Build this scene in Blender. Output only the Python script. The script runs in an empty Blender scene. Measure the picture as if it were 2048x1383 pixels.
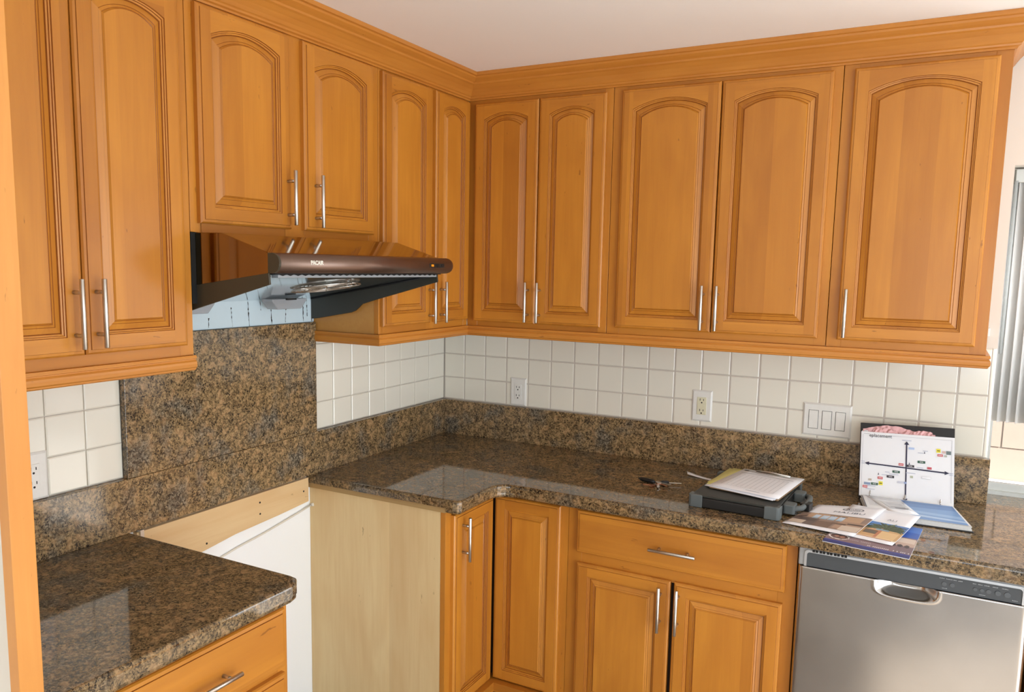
import bpy, math, random
from mathutils import Vector, Matrix
random.seed(7)
SC = bpy.context.scene
COL = SC.collection
R = math.radians

# ------------------------------------------------------------------ camera
def set_camera():
    f, px, py = 1590.8, 998.755, 734.39
    yaw, pitch, roll = R(28.5942), R(-7.2355), R(0.9976)
    F = Vector((-math.sin(yaw)*math.cos(pitch), math.cos(yaw)*math.cos(pitch), math.sin(pitch)))
    Rt = Vector((math.cos(yaw), math.sin(yaw), 0)); U = Rt.cross(F)
    r2 = Rt*math.cos(roll) + U*math.sin(roll); u2 = -Rt*math.sin(roll) + U*math.cos(roll)
    cam = bpy.data.cameras.new('camera'); o = bpy.data.objects.new('camera', cam); COL.objects.link(o)
    cam.sensor_fit = 'HORIZONTAL'; cam.sensor_width = 36; cam.lens = f/2048*36
    cam.shift_x = (1024-px)/2048; cam.shift_y = (py-691.5)/2048
    cam.clip_start = .05; cam.clip_end = 200
    M = Matrix((r2, u2, -F)).transposed().to_4x4(); M.translation = Vector((1.9938, -3.1197, 1.69))
    o.matrix_world = M
    SC.camera = o
set_camera()

# ------------------------------------------------------------------ world, sun, lights, exposure
W = bpy.data.worlds.new('world'); SC.world = W; W.use_nodes = True
bg = W.node_tree.nodes['Background']; bg.inputs[0].default_value = (.78, .88, 1, 1); bg.inputs[1].default_value = 2.2
def lamp(name, kind, energy, color, loc, target, size=None):
    l = bpy.data.lights.new(name, kind); l.energy = energy; l.color = color
    o = bpy.data.objects.new(name, l); COL.objects.link(o); o.location = loc
    o.rotation_euler = (Vector(target)-Vector(loc)).to_track_quat('-Z', 'Y').to_euler()
    if size: l.shape = 'RECTANGLE'; l.size, l.size_y = size
    return o
s = lamp('sun', 'SUN', 17.0, (1, .95, .87), (13, -10, 10), (0, 0, 0)); s.data.angle = R(.6)
lamp('patio_door_daylight', 'AREA', 48, (.90, .96, 1), (4.45, -2.5, 1.15), (0, -2.3, 1.1), (2.8, 2.0))
lamp('rear_window_daylight', 'AREA', 16, (.90, .96, 1), (2.8, -5.6, 1.45), (1.6, 0, 1.25), (1.9, 1.4))
lamp('sink_window_daylight', 'AREA', 10, (.93, .97, 1), (2.95, .19, 1.5), (2.5, -3, 1.0), (.9, .9))
SC.view_settings.view_transform = 'Standard'; SC.view_settings.look = 'None'
SC.view_settings.gamma = 1; SC.view_settings.use_curve_mapping = False
SC.view_settings.exposure = 0.26
SC.cycles.max_bounces = 8
SC.cycles.use_denoising = True

# ------------------------------------------------------------------ materials
def lin(c):
    def g(v):
        v /= 255
        return v/12.92 if v <= .04045 else ((v+.055)/1.055)**2.4
    return (g(c[0]), g(c[1]), g(c[2]), 1)
class NT:
    def __init__(s, name):
        s.m = bpy.data.materials.new(name); s.m.use_nodes = True; s.t = s.m.node_tree
        s.b = s.t.nodes['Principled BSDF']; s.out = s.t.nodes['Material Output']
    def n(s, t, **k):
        x = s.t.nodes.new(t)
        for a, v in k.items():
            if a.startswith('i_'): x.inputs[int(a[2:])].default_value = v
            else: setattr(x, a, v)
        return x
    def l(s, a, b): s.t.links.new(a, b)
    def coord(s, scale=(1, 1, 1), rnd=True, loc=(0, 0, 0)):
        tc = s.n('ShaderNodeTexCoord'); mp = s.n('ShaderNodeMapping'); mp.inputs['Scale'].default_value = scale
        mp.inputs['Location'].default_value = loc
        if rnd:
            oi = s.n('ShaderNodeObjectInfo'); mu = s.n('ShaderNodeVectorMath', operation='SCALE'); mu.inputs[0].default_value = (37, 11, 23)
            s.l(oi.outputs['Random'], mu.inputs[3]); ad = s.n('ShaderNodeVectorMath', operation='ADD')
            s.l(tc.outputs['Object'], ad.inputs[0]); s.l(mu.outputs[0], ad.inputs[1]); s.l(ad.outputs[0], mp.inputs[0])
        else: s.l(tc.outputs['Object'], mp.inputs[0])
        return mp.outputs[0]
    def noise(s, vec, scale, detail=3, rough=.5, dist=0):
        x = s.n('ShaderNodeTexNoise'); x.inputs['Scale'].default_value = scale; x.inputs['Detail'].default_value = detail
        x.inputs['Roughness'].default_value = rough; x.inputs['Distortion'].default_value = dist
        s.l(vec, x.inputs['Vector']); return x
    def ramp(s, fac, stops, interp='LINEAR'):
        x = s.n('ShaderNodeValToRGB'); cr = x.color_ramp; cr.interpolation = interp
        while len(cr.elements) < len(stops): cr.elements.new(.5)
        for e, (p, c) in zip(cr.elements, stops): e.position = p; e.color = c if len(c) == 4 else (*c, 1)
        s.l(fac, x.inputs[0]); return x.outputs[0]
    def mix(s, fac, a, b, mode='MIX'):
        x = s.n('ShaderNodeMix', data_type='RGBA', blend_type=mode)
        for v, i in ((fac, 0), (a, 6), (b, 7)):
            if isinstance(v, (int, float)): x.inputs[i].default_value = v
            elif isinstance(v, tuple): x.inputs[i].default_value = v
            else: s.l(v, x.inputs[i])
        return x.outputs[2]
    def bump(s, h, strength=.2, dist=.002):
        x = s.n('ShaderNodeBump'); x.inputs['Strength'].default_value = strength; x.inputs['Distance'].default_value = dist
        s.l(h, x.inputs['Height']); s.l(x.outputs[0], s.b.inputs['Normal'])
def plain(name, rgb, rough=.5, metal=0, var=.04, coat=0, scale=60, spec=.5):
    k = NT(name); c = lin(rgb); v = k.coord()
    nz = k.noise(v, scale, 2)
    k.l(k.mix(nz.outputs[0], tuple(x*(1-var) for x in c[:3])+(1,), tuple(min(1, x*(1+var)) for x in c[:3])+(1,)), k.b.inputs['Base Color'])
    k.b.inputs['Roughness'].default_value = rough; k.b.inputs['Metallic'].default_value = metal
    k.b.inputs['Coat Weight'].default_value = coat; k.b.inputs['Coat Roughness'].default_value = .08
    k.b.inputs['Specular IOR Level'].default_value = spec
    return k.m
def wood(name, rgb, axis='z', rough=.42, coat=.14, contrast=1.0, board=.1, knots=True):
    k = NT(name); c = Vector(lin(rgb)[:3])
    st = {'z': (28, 28, 1.6), 'x': (1.6, 28, 28), 'y': (28, 1.6, 28)}[axis]
    v = k.coord(st)
    fine = k.noise(v, 2.2, 5, .62, .4)
    wide = k.noise(k.coord({'z': (4, 4, .9), 'x': (.9, 4, 4), 'y': (4, .9, 4)}[axis]), 2.4, 2, .5, .8)
    def t(m, g=1): return (c.x*m, c.y*m*g, c.z*m*g*g, 1)
    col = k.ramp(fine.outputs[0], [(.3, t(1-.07*contrast, .96)), (.52, t(1)), (.75, t(1+.05*contrast, 1.02))])
    col = k.mix(k.ramp(wide.outputs[0], [(.40, (0, 0, 0)), (.72, (.7, .7, .7))]), col, t(1-.20*contrast, .90))
    # glued-up boards: each strip a tone of its own
    tc = k.n('ShaderNodeTexCoord'); oi = k.n('ShaderNodeObjectInfo'); sep = k.n('ShaderNodeSeparateXYZ'); k.l(tc.outputs['Object'], sep.inputs[0])
    a = k.n('ShaderNodeMath', operation='ADD')
    if axis == 'z': k.l(sep.outputs[0], a.inputs[0]); k.l(sep.outputs[1], a.inputs[1])
    else: k.l(sep.outputs[2], a.inputs[0]); a.inputs[1].default_value = .03
    a2 = k.n('ShaderNodeMath', operation='DIVIDE', i_1=board); k.l(a.outputs[0], a2.inputs[0])
    a3 = k.n('ShaderNodeMath', operation='MULTIPLY_ADD', i_1=7.0); k.l(oi.outputs['Random'], a3.inputs[0]); k.l(a2.outputs[0], a3.inputs[2])
    fl = k.n('ShaderNodeMath', operation='FLOOR'); k.l(a3.outputs[0], fl.inputs[0])
    wn = k.n('ShaderNodeTexWhiteNoise', noise_dimensions='1D'); k.l(fl.outputs[0], wn.inputs[1])
    d = .13*contrast
    col = k.mix(1.0, col, k.ramp(wn.outputs[0], [(0, (1-d, 1-d*1.35, 1-d*1.6)), (1, (1+d*.4, 1+d*.5, 1+d*.5))]), 'MULTIPLY')
    if knots:
        kn = k.noise(k.coord({'z': (9, 9, 2.2), 'x': (2.2, 9, 9), 'y': (9, 2.2, 9)}[axis], loc=(3, 5, 1)), 6.5, 3, .6)
        col = k.mix(k.ramp(kn.outputs[0], [(.715, (0, 0, 0)), (.75, (.7, .7, .7))]), col, t(.42, .8))
    k.l(col, k.b.inputs['Base Color'])
    k.b.inputs['Roughness'].default_value = rough; k.b.inputs['Coat Weight'].default_value = coat; k.b.inputs['Coat Roughness'].default_value = .16
    k.bump(fine.outputs[0], .06, .001)
    return k.m
def granite(name, tint=1.0, rough=.1):
    k = NT(name); v = k.coord(rnd=False)
    warp = k.noise(v, 14, 2); wv = k.n('ShaderNodeVectorMath', operation='MULTIPLY_ADD'); wv.inputs[1].default_value = (.022, .022, .022)
    k.l(warp.outputs[1], wv.inputs[0]); k.l(v, wv.inputs[2]); wv = wv.outputs[0]
    q = lambda r, g, b: tuple(x*tint for x in lin((r, g, b))[:3])
    blot = k.noise(wv, 38, 3, .6, .3); med = k.noise(wv, 120, 3, .75, .5); tiny = k.noise(v, 300, 2, .7); zone = k.noise(v, 9, 4, .6)
    base = k.ramp(med.outputs[0], [(.38, q(84, 68, 46)), (.5, q(126, 103, 71)), (.62, q(160, 133, 94))])
    tan = k.ramp(med.outputs[0], [(.4, q(142, 111, 76)), (.6, q(174, 141, 101))])
    col = k.mix(k.ramp(blot.outputs[0], [(.56, (0, 0, 0)), (.61, (.9, .9, .9))]), base, tan)
    gcol = k.ramp(med.outputs[0], [(.40, q(50, 48, 44)), (.52, q(98, 94, 84)), (.66, q(140, 134, 120))])
    col = k.mix(k.ramp(zone.outputs[0], [(.50, (0, 0, 0)), (.66, (.75, .75, .75))]), col, gcol)
    # dark flecks, gathered in clusters
    ad = k.n('ShaderNodeMath', operation='MULTIPLY_ADD', i_1=.45); k.l(blot.outputs[0], ad.inputs[0])
    fl = k.noise(wv, 175, 3, .72, .3); k.l(fl.outputs[0], ad.inputs[2])
    col = k.mix(k.ramp(ad.outputs[0], [(.625, (.97, .97, .97)), (.655, (0, 0, 0))]), col, (*q(38, 30, 24), 1))
    col = k.mix(k.ramp(tiny.outputs[0], [(.64, (0, 0, 0)), (.74, (.45, .45, .45))]), col, (*q(200, 172, 134), 1))
    k.l(col, k.b.inputs['Base Color']); k.b.inputs['Roughness'].default_value = rough
    k.b.inputs['Specular IOR Level'].default_value = .6
    return k.m
HON = (197, 129, 42)
M = {}
M['wood_z'] = wood('honey_maple_vertical', HON)
M['wood_x'] = wood('honey_maple_horizontal', HON, 'x')
M['wood_y'] = wood('honey_maple_depthwise', HON, 'y', board=.3)
M['glaze'] = wood('maple_dark_glaze', (150, 88, 30), contrast=.5, knots=False)
M['trim_x'] = wood('maple_moulding_x', (196, 128, 50), 'x', board=.5, contrast=.8)
M['trim_y'] = wood('maple_moulding_y', (196, 128, 50), 'y', board=.5, contrast=.8)
M['raw_panel'] = wood('unfinished_birch_panel', (232, 206, 154), 'z', rough=.6, coat=0, contrast=.6, board=.6, knots=True)
M['shaded_olive_side'] = wood('maple_side_shade_tint', (196, 142, 72), 'y', contrast=.5, board=.6, rough=.4)  # olive look of the shadowed cabinet side put into the maple colour
M['ledger'] = wood('raw_maple_board', (222, 190, 142), 'y', rough=.6, coat=0, contrast=.5, board=.3)
M['post'] = wood('plain_maple_stile', (216, 148, 70), 'z', contrast=.5, board=.2)
M['inside'] = plain('cabinet_dark_interior', (60, 36, 16), .8)
M['ply'] = wood('plywood_edge', (176, 146, 96), 'x', rough=.7, coat=0, contrast=.8, board=.006)
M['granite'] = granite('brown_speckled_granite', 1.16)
M['granite_top'] = granite('polished_granite_reflection_tint', .85, .05)  # same stone, tinted darker to carry the reflection of the dark cabinets
M['tile'] = plain('white_glazed_tile', (238, 233, 218), .12, var=.015, coat=.3, scale=6)
M['grout'] = plain('tile_grout', (205, 196, 184), .8)
M['wall'] = plain('cream_wall_paint', (228, 222, 212), .7, var=.012, scale=8)
M['wall_white'] = plain('white_wall_paint', (250, 252, 252), .7, var=.012, scale=8)
M['ceiling'] = plain('ceiling_paint', (253, 251, 248), .8, var=.01, scale=8)
M['floor'] = plain('floor_tile', (146, 136, 124), .4, scale=3)
M['steel'] = plain('brushed_nickel', (206, 203, 197), .3, 1, .02)
M['dark'] = plain('matte_black_plastic', (20, 20, 20), .45)
M['black'] = plain('black_void', (6, 6, 6), .7)
M['plate'] = plain('white_plastic_plate', (235, 233, 226), .3)
M['almond'] = plain('almond_plastic', (226, 220, 190), .3)
M['slot'] = plain('slot_black', (25, 20, 18), .6)
M['paper'] = plain('white_paper', (240, 240, 244), .55, var=.02, scale=20)

# ------------------------------------------------------------------ mesh helpers
class MB:
    def __init__(s): s.v = []; s.f = []; s.m = []; s.sm = []
    def face(s, pts, mi=0, sm=False):
        i = len(s.v); s.v += [tuple(p) for p in pts]; s.f.append(tuple(range(i, i+len(pts)))); s.m.append(mi); s.sm.append(sm)
    def box(s, x0, x1, y0, y1, z0, z1, mi=0):
        i = len(s.v); s.v += [(x, y, z) for z in (z0, z1) for y in (y0, y1) for x in (x0, x1)]
        for q in ((0, 2, 3, 1), (4, 5, 7, 6), (0, 1, 5, 4), (2, 6, 7, 3), (0, 4, 6, 2), (1, 3, 7, 5)):
            s.f.append(tuple(i+a for a in q)); s.m.append(mi); s.sm.append(False)
        return s
    def bridge(s, ra, rb, mi=0, sm=False, closed=True):
        n = len(ra); i = len(s.v); s.v += [tuple(p) for p in ra]+[tuple(p) for p in rb]
        for a in range(n if closed else n-1):
            b = (a+1) % n; s.f.append((i+a, i+b, i+n+b, i+n+a)); s.m.append(mi); s.sm.append(sm)
    def rings(s, rr, mi=0, sm=True, cap=True, closed=True):
        n = len(rr[0]); i = len(s.v)
        for r in rr: s.v += [tuple(p) for p in r]
        for k in range(len(rr)-1):
            for a in range(n if closed else n-1):
                b = (a+1) % n; s.f.append((i+k*n+a, i+k*n+b, i+k*n+n+b, i+k*n+n+a)); s.m.append(mi); s.sm.append(sm)
        if cap and closed:
            s.f.append(tuple(i+a for a in range(n))[::-1]); s.m.append(mi); s.sm.append(False)
            j = i+(len(rr)-1)*n; s.f.append(tuple(j+a for a in range(n))); s.m.append(mi); s.sm.append(False)
    def tube(s, pts, r, n=12, mi=0, radii=None):
        pts = [Vector(p) for p in pts]; rr = []
        for k, p in enumerate(pts):
            d = (pts[min(k+1, len(pts)-1)]-pts[max(k-1, 0)]).normalized()
            a = Vector((0, 0, 1)) if abs(d.z) < .9 else Vector((1, 0, 0))
            u = d.cross(a).normalized(); w = d.cross(u); q = radii[k] if radii else r
            rr.append([p+(u*math.cos(t)+w*math.sin(t))*q for t in [2*math.pi*j/n for j in range(n)]])
        s.rings(rr, mi)
        return s
    def prism(s, poly, fn, mi=0):
        """poly: 2-d outline; fn(p, k) -> 3-d point for side k=0,1"""
        a = [fn(p, 0) for p in poly]; b = [fn(p, 1) for p in poly]; i = len(s.v); n = len(poly); s.v += [tuple(p) for p in a+b]
        for k in range(n):
            j = (k+1) % n; s.f.append((i+k, i+j, i+n+j, i+n+k)); s.m.append(mi); s.sm.append(False)
        s.f.append(tuple(i+k for k in range(n))[::-1]); s.f.append(tuple(i+n+k for k in range(n))); s.m += [mi, mi]; s.sm += [False, False]
        return s
    def mesh(s, name, mats, origin=(0, 0, 0)):
        o = Vector(origin); me = bpy.data.meshes.new(name)
        me.from_pydata([tuple(Vector(p)-o) for p in s.v], [], s.f)
        for m in mats: me.materials.append(m)
        for p, mi, sm in zip(me.polygons, s.m, s.sm): p.material_index = mi; p.use_smooth = sm
        import bmesh
        b = bmesh.new(); b.from_mesh(me); bmesh.ops.remove_doubles(b, verts=b.verts, dist=1e-6)
        bmesh.ops.recalc_face_normals(b, faces=b.faces); b.to_mesh(me); b.free()
        return me
def base_of(parent):
    p = Vector((0, 0, 0))
    while parent: p += parent.location; parent = parent.parent
    return p
def obj(name, mb, mats, parent=None, bevel=0, seg=2, loc=None, rotz=0, origin=None):
    """world-space mesh builder -> one object. With loc given the mesh is local to loc (relative to the parent)."""
    if not isinstance(mats, (list, tuple)): mats = [mats]
    if isinstance(mb, MB):
        og = Vector((0, 0, 0)) if loc is not None else (Vector(origin) if origin is not None else base_of(parent))
        me = mb.mesh(name, mats, og)
    else: me = mb
    o = bpy.data.objects.new(name, me); COL.objects.link(o); o.parent = parent
    if loc is not None: o.location = loc
    elif origin is not None: o.location = Vector(origin)-base_of(parent)
    o.rotation_euler = (0, 0, rotz)
    if bevel:
        b = o.modifiers.new('bevel', 'BEVEL'); b.width = bevel; b.segments = seg; b.limit_method = 'ANGLE'; b.angle_limit = R(35)
        b.harden_normals = False
    return o
def tag(o, label, cat, group=None):
    o['label'] = label; o['category'] = cat
    if group: o['group'] = group
    return o
def thing(name, label, cat, loc, group=None):
    o = bpy.data.objects.new(name, None); COL.objects.link(o); o.location = loc; o.empty_display_size = .05
    return tag(o, label, cat, group)
def struct(name, mb, mats, parent=None, bevel=0):
    o = obj(name, mb, mats, parent, bevel)
    if not parent: o['kind'] = 'structure'
    return o
def box(x0, x1, y0, y1, z0, z1): return MB().box(x0, x1, y0, y1, z0, z1)
def text_mesh(txt, size, depth=0, bold=0):
    c = bpy.data.curves.new('lettering', 'FONT'); c.body = txt; c.size = size; c.extrude = depth; c.offset = bold
    c.align_x = 'CENTER'; c.align_y = 'CENTER'; c.resolution_u = 3
    o = bpy.data.objects.new('lettering', c); COL.objects.link(o)
    dg = bpy.context.evaluated_depsgraph_get(); me = bpy.data.meshes.new_from_object(o.evaluated_get(dg))
    bpy.data.objects.remove(o); return me
def text(name, txt, size, mat, parent, mapfn, depth=0, bold=0, sx=1):
    """lettering as a mesh, every vertex sent through mapfn (x right, y up, z out) -> world"""
    me = text_mesh(txt, size, depth, bold); b = base_of(parent)
    for v in me.vertices: v.co = Vector(mapfn(v.co.x*sx, v.co.y, v.co.z))-b
    me.materials.clear(); me.materials.append(mat)
    o = bpy.data.objects.new(name, me); COL.objects.link(o); o.parent = parent
    return o

# ------------------------------------------------------------------ the room
H = 2.432
struct('floor', box(-.2, 4.6, -5.7, .3, -.1, 0), M['floor'])
struct('ceiling', box(-.2, 4.6, -5.7, .35, H, H+.12), M['ceiling'])
wl = struct('wall_left', box(-.15, -.006, -5.7, .2, 0, H), M['grout'])
w = MB(); w.box(-.006, 2.187, .006, .2, 0, H); w.box(2.187, 4.6, .006, .2, 0, .866); w.box(2.187, 4.6, .006, .2, 2.045, H); w.box(3.6, 4.6, .006, .2, .866, 2.045)
wb = struct('wall_back', w, M['wall'])
w = MB(); w.box(4.4, 4.55, -5.7, -4.0, 0, H); w.box(4.4, 4.55, -1.0, .006, 0, H); w.box(4.4, 4.55, -4.0, -1.0, 2.05, H)
struct('wall_right', w, M['wall'])
w = MB(); w.box(-.006, 4.4, -5.7, -5.55, 0, .7); w.box(-.006, 4.4, -5.7, -5.55, 2.2, H); w.box(-.006, 1.75, -5.7, -5.55, .7, 2.2); w.box(3.8, 4.4, -5.7, -5.55, .7, 2.2)
struct('wall_rear', w, M['wall'])
# painted plaster skins on the left wall (the tiled part shows grout between tiles)
w = MB(); w.box(-.006, -.003, -5.55, -2.36, 0, H); obj('plaster_skin', w, M['wall'], wl)
obj('range_gap_plaster', box(-.006, 0, -1.70, -.915, 0, .93), M['wall_white'], wl)
obj('upper_plaster', box(-.006, -.002, -2.36, 0, 1.445, H), M['wall_white'], wl)
gr = MB(); gr.box(0, 2.175, .0015, .006, 1.0, 1.44)
obj('grout_bed', gr, M['grout'], wb)

# tiles, one object each, cushion edge
TL = .1095; TG = .0026
def tile_mesh(w, h, name='tile'):
    m = MB(); e = .0035; d = .006
    # local: x along wall, z up, y = -d front
    r0 = [(0, 0, 0), (w, 0, 0), (w, 0, h), (0, 0, h)]
    r1 = [(0, -d+.002, 0), (w, -d+.002, 0), (w, -d+.002, h), (0, -d+.002, h)]
    r2 = [(e, -d, e), (w-e, -d, e), (w-e, -d, h-e), (e, -d, h-e)]
    i = 0
    m.bridge(r0, r1); m.bridge(r1, r2); m.face(r2)
    return m.mesh(name, [M['tile']])
meshes = {}
def tile(parent, u0, u1, z0, z1, side):
    w = round(u1-u0-TG, 4); h = round(z1-z0-TG, 4)
    if w < .008 or h < .008: return
    if (w, h) not in meshes: meshes[(w, h)] = tile_mesh(w, h)
    # a whisker of unevenness from hand setting
    j = random.uniform(0, .0006)
    if side == 'back': loc = (u0+TG/2, .006+j, z0+TG/2); rz = 0
    else: loc = (-.006-j, u0+TG/2, z0+TG/2); rz = R(90)
    obj('tile', meshes[(w, h)], None, parent, loc=loc, rotz=rz)
ROWS = [(1.0735, 1.1755), (1.1755, 1.285), (1.285, 1.3945), (1.3945, 1.445)]
for z0, z1 in ROWS:
    for k in range(20): tile(wb, .0008+k*TL, min(.0008+(k+1)*TL, 2.1745), z0, z1, 'back')
    u = 0.0
    edges = [0]+[-.0176-.0+-(m)*TL for m in range(1, 8)]+[-.9]
    for a, b in zip(edges, edges[1:]): tile(wl, b, a, z0, z1, 'left')
    for m in range(6): tile(wl, -1.689-(m+1)*TL, -1.689-m*TL, z0, z1, 'left')
# bullnose trim at the end of the tiled field
bn = MB(); pr = [(2.175, 0.006), (2.175, .0008), (2.180, .0012), (2.1855, .004), (2.187, .006)]
bn.prism(pr, lambda p, k: (p[0], p[1], (1.0735, 1.445)[k])); obj('bullnose_edge', bn, M['tile'], wb)

# ------------------------------------------------------------------ doors, drawers, handles
def handle_mesh(length, vertical=True, spacing=.096, out=.030, r=.0058):
    m = MB(); n = 16
    ax = (lambda t: Vector((0, -out, t))) if vertical else (lambda t: Vector((t, -out, 0)))
    h = length/2
    m.tube([ax(-h), ax(-h+.001), ax(h-.001), ax(h)], r, n, radii=[r*.86, r, r, r*.86])
    for s_ in (-1, 1):
        c = ax(s_*spacing/2); m.tube([(c.x, 0, c.z), (c.x, -out, c.z)], .0048, 10)
    return m.mesh('handle', [M['steel']])
HV = handle_mesh(.156); HH = handle_mesh(.156, False)
def rect(x0, x1, z0, z1, y, K):
    top = [(x1+(x0-x1)*k/K, y, z1) for k in range(K+1)]
    return [(x0, y, z0), (x1, y, z0)]+top
def arch(x0, x1, z0, zs, rise, y, K):
    w = x1-x0; pts = []
    for k in range(K+1):
        u = 1-2*k/K
        if rise > 0:
            Rr = (w*w/4+rise*rise)/(2*rise); zz = zs+math.sqrt(max(0, Rr*Rr-(u*w/2)**2))-(Rr-rise)
        else: zz = zs
        pts.append((x0+w*k/K if False else x1-w*k/K, y, zz))
    return [(x0, y, z0), (x1, y, z0)]+pts
def make_door(parent, loc, rotz, w, h, arched=True, handle=None, stile=.043, name='door', label=None, hmesh=None):
    """local frame: x across, z up from the door's lower left, front faces -y, back at y=0"""
    T = .020; K = 14 if arched else 2
    m = MB(); e = .009
    m.bridge(rect(0, w, 0, h, 0, K), rect(0, w, 0, h, -T+.007, K), 0)
    m.bridge(rect(0, w, 0, h, -T+.007, K), rect(.004, w-.004, .004, h-.004, -T+.003, K), 0)
    m.bridge(rect(.004, w-.004, .004, h-.004, -T+.003, K), rect(.010, w-.010, .010, h-.010, -T+.0022, K), 0)
    m.bridge(rect(.010, w-.010, .010, h-.010, -T+.0022, K), rect(.0108, w-.0108, .0108, h-.0108, -T, K), 2)
    E = .0108; s = stile; b = stile-.001
    rise = .086*w if arched else 0
    zs = h-.040-rise if arched else h-stile
    for (a, c) in ((E, s), (w-s, w-E)): m.face([(a, -T, E), (c, -T, E), (c, -T, h-E), (a, -T, h-E)], 0)
    m.face([(s, -T, E), (w-s, -T, E), (w-s, -T, b), (s, -T, b)], 1)
    A = arch(s, w-s, b, zs, rise, -T, K)[2:]
    for k in range(K):
        m.face([A[k], A[k+1], (A[k+1][0], -T, h-E), (A[k][0], -T, h-E)], 1)
    def ring(o, y): return arch(s+o, w-s-o, b+o, zs-o*(1 if not arched else .92), rise*(1-o*1.2), y, K)
    prof = [(0, -T), (.0012, -T+.003), (.0040, -T+.0036), (.0048, -T+.0065), (.0085, -T+.0072), (.0098, -T+.0105)]
    for k in range(len(prof)-1):
        m.bridge(ring(*prof[k]), ring(*prof[k+1]), 2 if k in (0, 2, 4) else 0)
    d = obj(name, m, [M['wood_z'], M['wood_x'], M['glaze']], parent, loc=loc, rotz=rotz)
    if label: d['label'] = label
    p = MB()
    prof = [(.0098, -T+.0105), (.0110, -T+.0098), (.0235, -T+.0052), (.0247, -T+.0066), (.0300, -T+.0040), (.0312, -T+.0050), (.0345, -T+.0008)]
    if w < .27: prof = [(a*.9, y) for a, y in prof]
    for k in range(len(prof)-1):
        p.bridge(ring(*prof[k]), ring(*prof[k+1]), 1 if k in (0, 2, 4) else 0)
    p.face(ring(*prof[-1]), 0)
    obj('raised_panel', p, [M['wood_z'], M['glaze']], d, loc=(0, 0, 0))
    if handle: obj('handle', HV, None, d, loc=(handle[0], -T, handle[1]))
    return d
def make_drawer(parent, loc, rotz, w, h, hx=None, name='drawer'):
    T = .020; m = MB(); Rc = lambda i, y: [(i, y, i), (w-i, y, i), (w-i, y, h-i), (i, y, h-i)]
    prof = [(0, 0), (0, -T+.008), (.003, -T+.0035), (.011, -T+.0028), (.012, -T)]
    for k in range(4): m.bridge(Rc(*prof[k]), Rc(*prof[k+1]), 1 if k == 3 else 0)
    m.face(Rc(.012, -T), 0)
    d = obj(name, m, [M['wood_x'], M['glaze']], parent, loc=loc, rotz=rotz)
    if hx is not None: obj('handle', HH, None, d, loc=(hx, -T, h*.45))
    return d
def face_frame(parent, side, u0, u1, z0, z1, f0, f1, stiles, rails, mats=None):
    """stiles: list of (u0,u1); rails: list of (z0,z1); side 'L' faces +x, 'B' faces -y. f0..f1 depth from the wall"""
    m = MB()
    for a, b in stiles:
        m.box(f0, f1, a, b, z0, z1, 0) if side == 'L' else m.box(a, b, -f1, -f0, z0, z1, 0)
    ss = sorted(stiles)
    for z_0, z_1 in rails:
        for (a, b), (c, d) in zip(ss, ss[1:]):
            m.box(f0, f1, b, c, z_0, z_1, 1) if side == 'L' else m.box(b, c, -f1, -f0, z_0, z_1, 1)
    return obj('face_frame', m, [M['wood_z'], M['wood_y'] if side == 'L' else M['wood_x']], parent, bevel=.0008, seg=1)
def place(side, u, z, f):  # lower-left corner of a door on a run's front plane f
    return ((f, u, z), R(90)) if side == 'L' else ((u, -f, z), 0)
def rel(p, parent): return tuple(Vector(p)-base_of(parent))

def wall_cabinet(side, u0, u1, z0, z1, doors, label, group=None, side_mat='wood_z', frame_pad=(.0, .0)):
    base = (0, (u0+u1)/2, z0) if side == 'L' else ((u0+u1)/2, 0, z0)
    t = thing('wall_cabinet', label, 'cabinet', base, 'maple wall cabinets under the crown moulding')
    g = .0006; a, b = u0+g, u1-g
    m = MB()
    def bx(f0, f1, p, q, zz0, zz1, mi=0):
        m.box(f0, f1, p, q, zz0, zz1, mi) if side == 'L' else m.box(p, q, -f1, -f0, zz0, zz1, mi)
    bx(.001, .279, a, a+.016, z0, z1); bx(.001, .279, b-.016, b, z0, z1)
    bx(.001, .279, a+.016, b-.016, z0+.002, z0+.018); bx(.001, .279, a+.016, b-.016, z1-.016, z1); bx(.001, .008, a+.016, b-.016, z0+.018, z1-.016)
    bx(.008, .26, a+.016, b-.016, (z0+z1)/2, (z0+z1)/2+.016)
    obj('carcass', m, M[side_mat], t)
    mid = [] if len(doors) == 1 else [(doors[0][1]-.012, doors[1][0]+.012)] if doors[1][0]-doors[0][1] > .02 else []
    st = [(a, doors[0][0]+.012)]+mid+[(doors[-1][1]-.012, b)]
    face_frame(t, side, a, b, z0, z1, .2792, .2995, st, [(z0, doors[0][2]+.012), (doors[0][3]-.012, z1)])
    for (d0, d1, dz0, dz1, hu, hz) in doors:
        loc, rz = place(side, d0, dz0, .3)
        make_door(t, rel(loc, t), rz, d1-d0, dz1-dz0, True, (hu-d0, hz-dz0))
    return t
ZB, ZT = 1.447, 2.36
wall_cabinet('L', -2.335, -1.685, ZB, ZT, [(-2.275, -1.9985, 1.475, 2.33, -2.022, 1.569), (-1.9955, -1.715, 1.475, 2.33, -1.968, 1.569)],
    'honey maple wall cabinet with two tall arched doors, left of the range hood')
wall_cabinet('L', -1.684, -.897, 1.765, ZT, [(-1.662, -1.331, 1.788, 2.335, -1.349, 1.876), (-1.274, -.938, 1.788, 2.335, -1.232, 1.874)],
    'short maple wall cabinet with two arched doors right above the range hood')
wall_cabinet('L', -.896, -.300, ZB, ZT, [(-.888, -.592, 1.474, 2.333, -.612, 1.550), (-.562, -.318, 1.474, 2.333, -.535, 1.550)],
    'narrow maple wall cabinet with two arched doors between range hood and corner', side_mat='shaded_olive_side')
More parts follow.
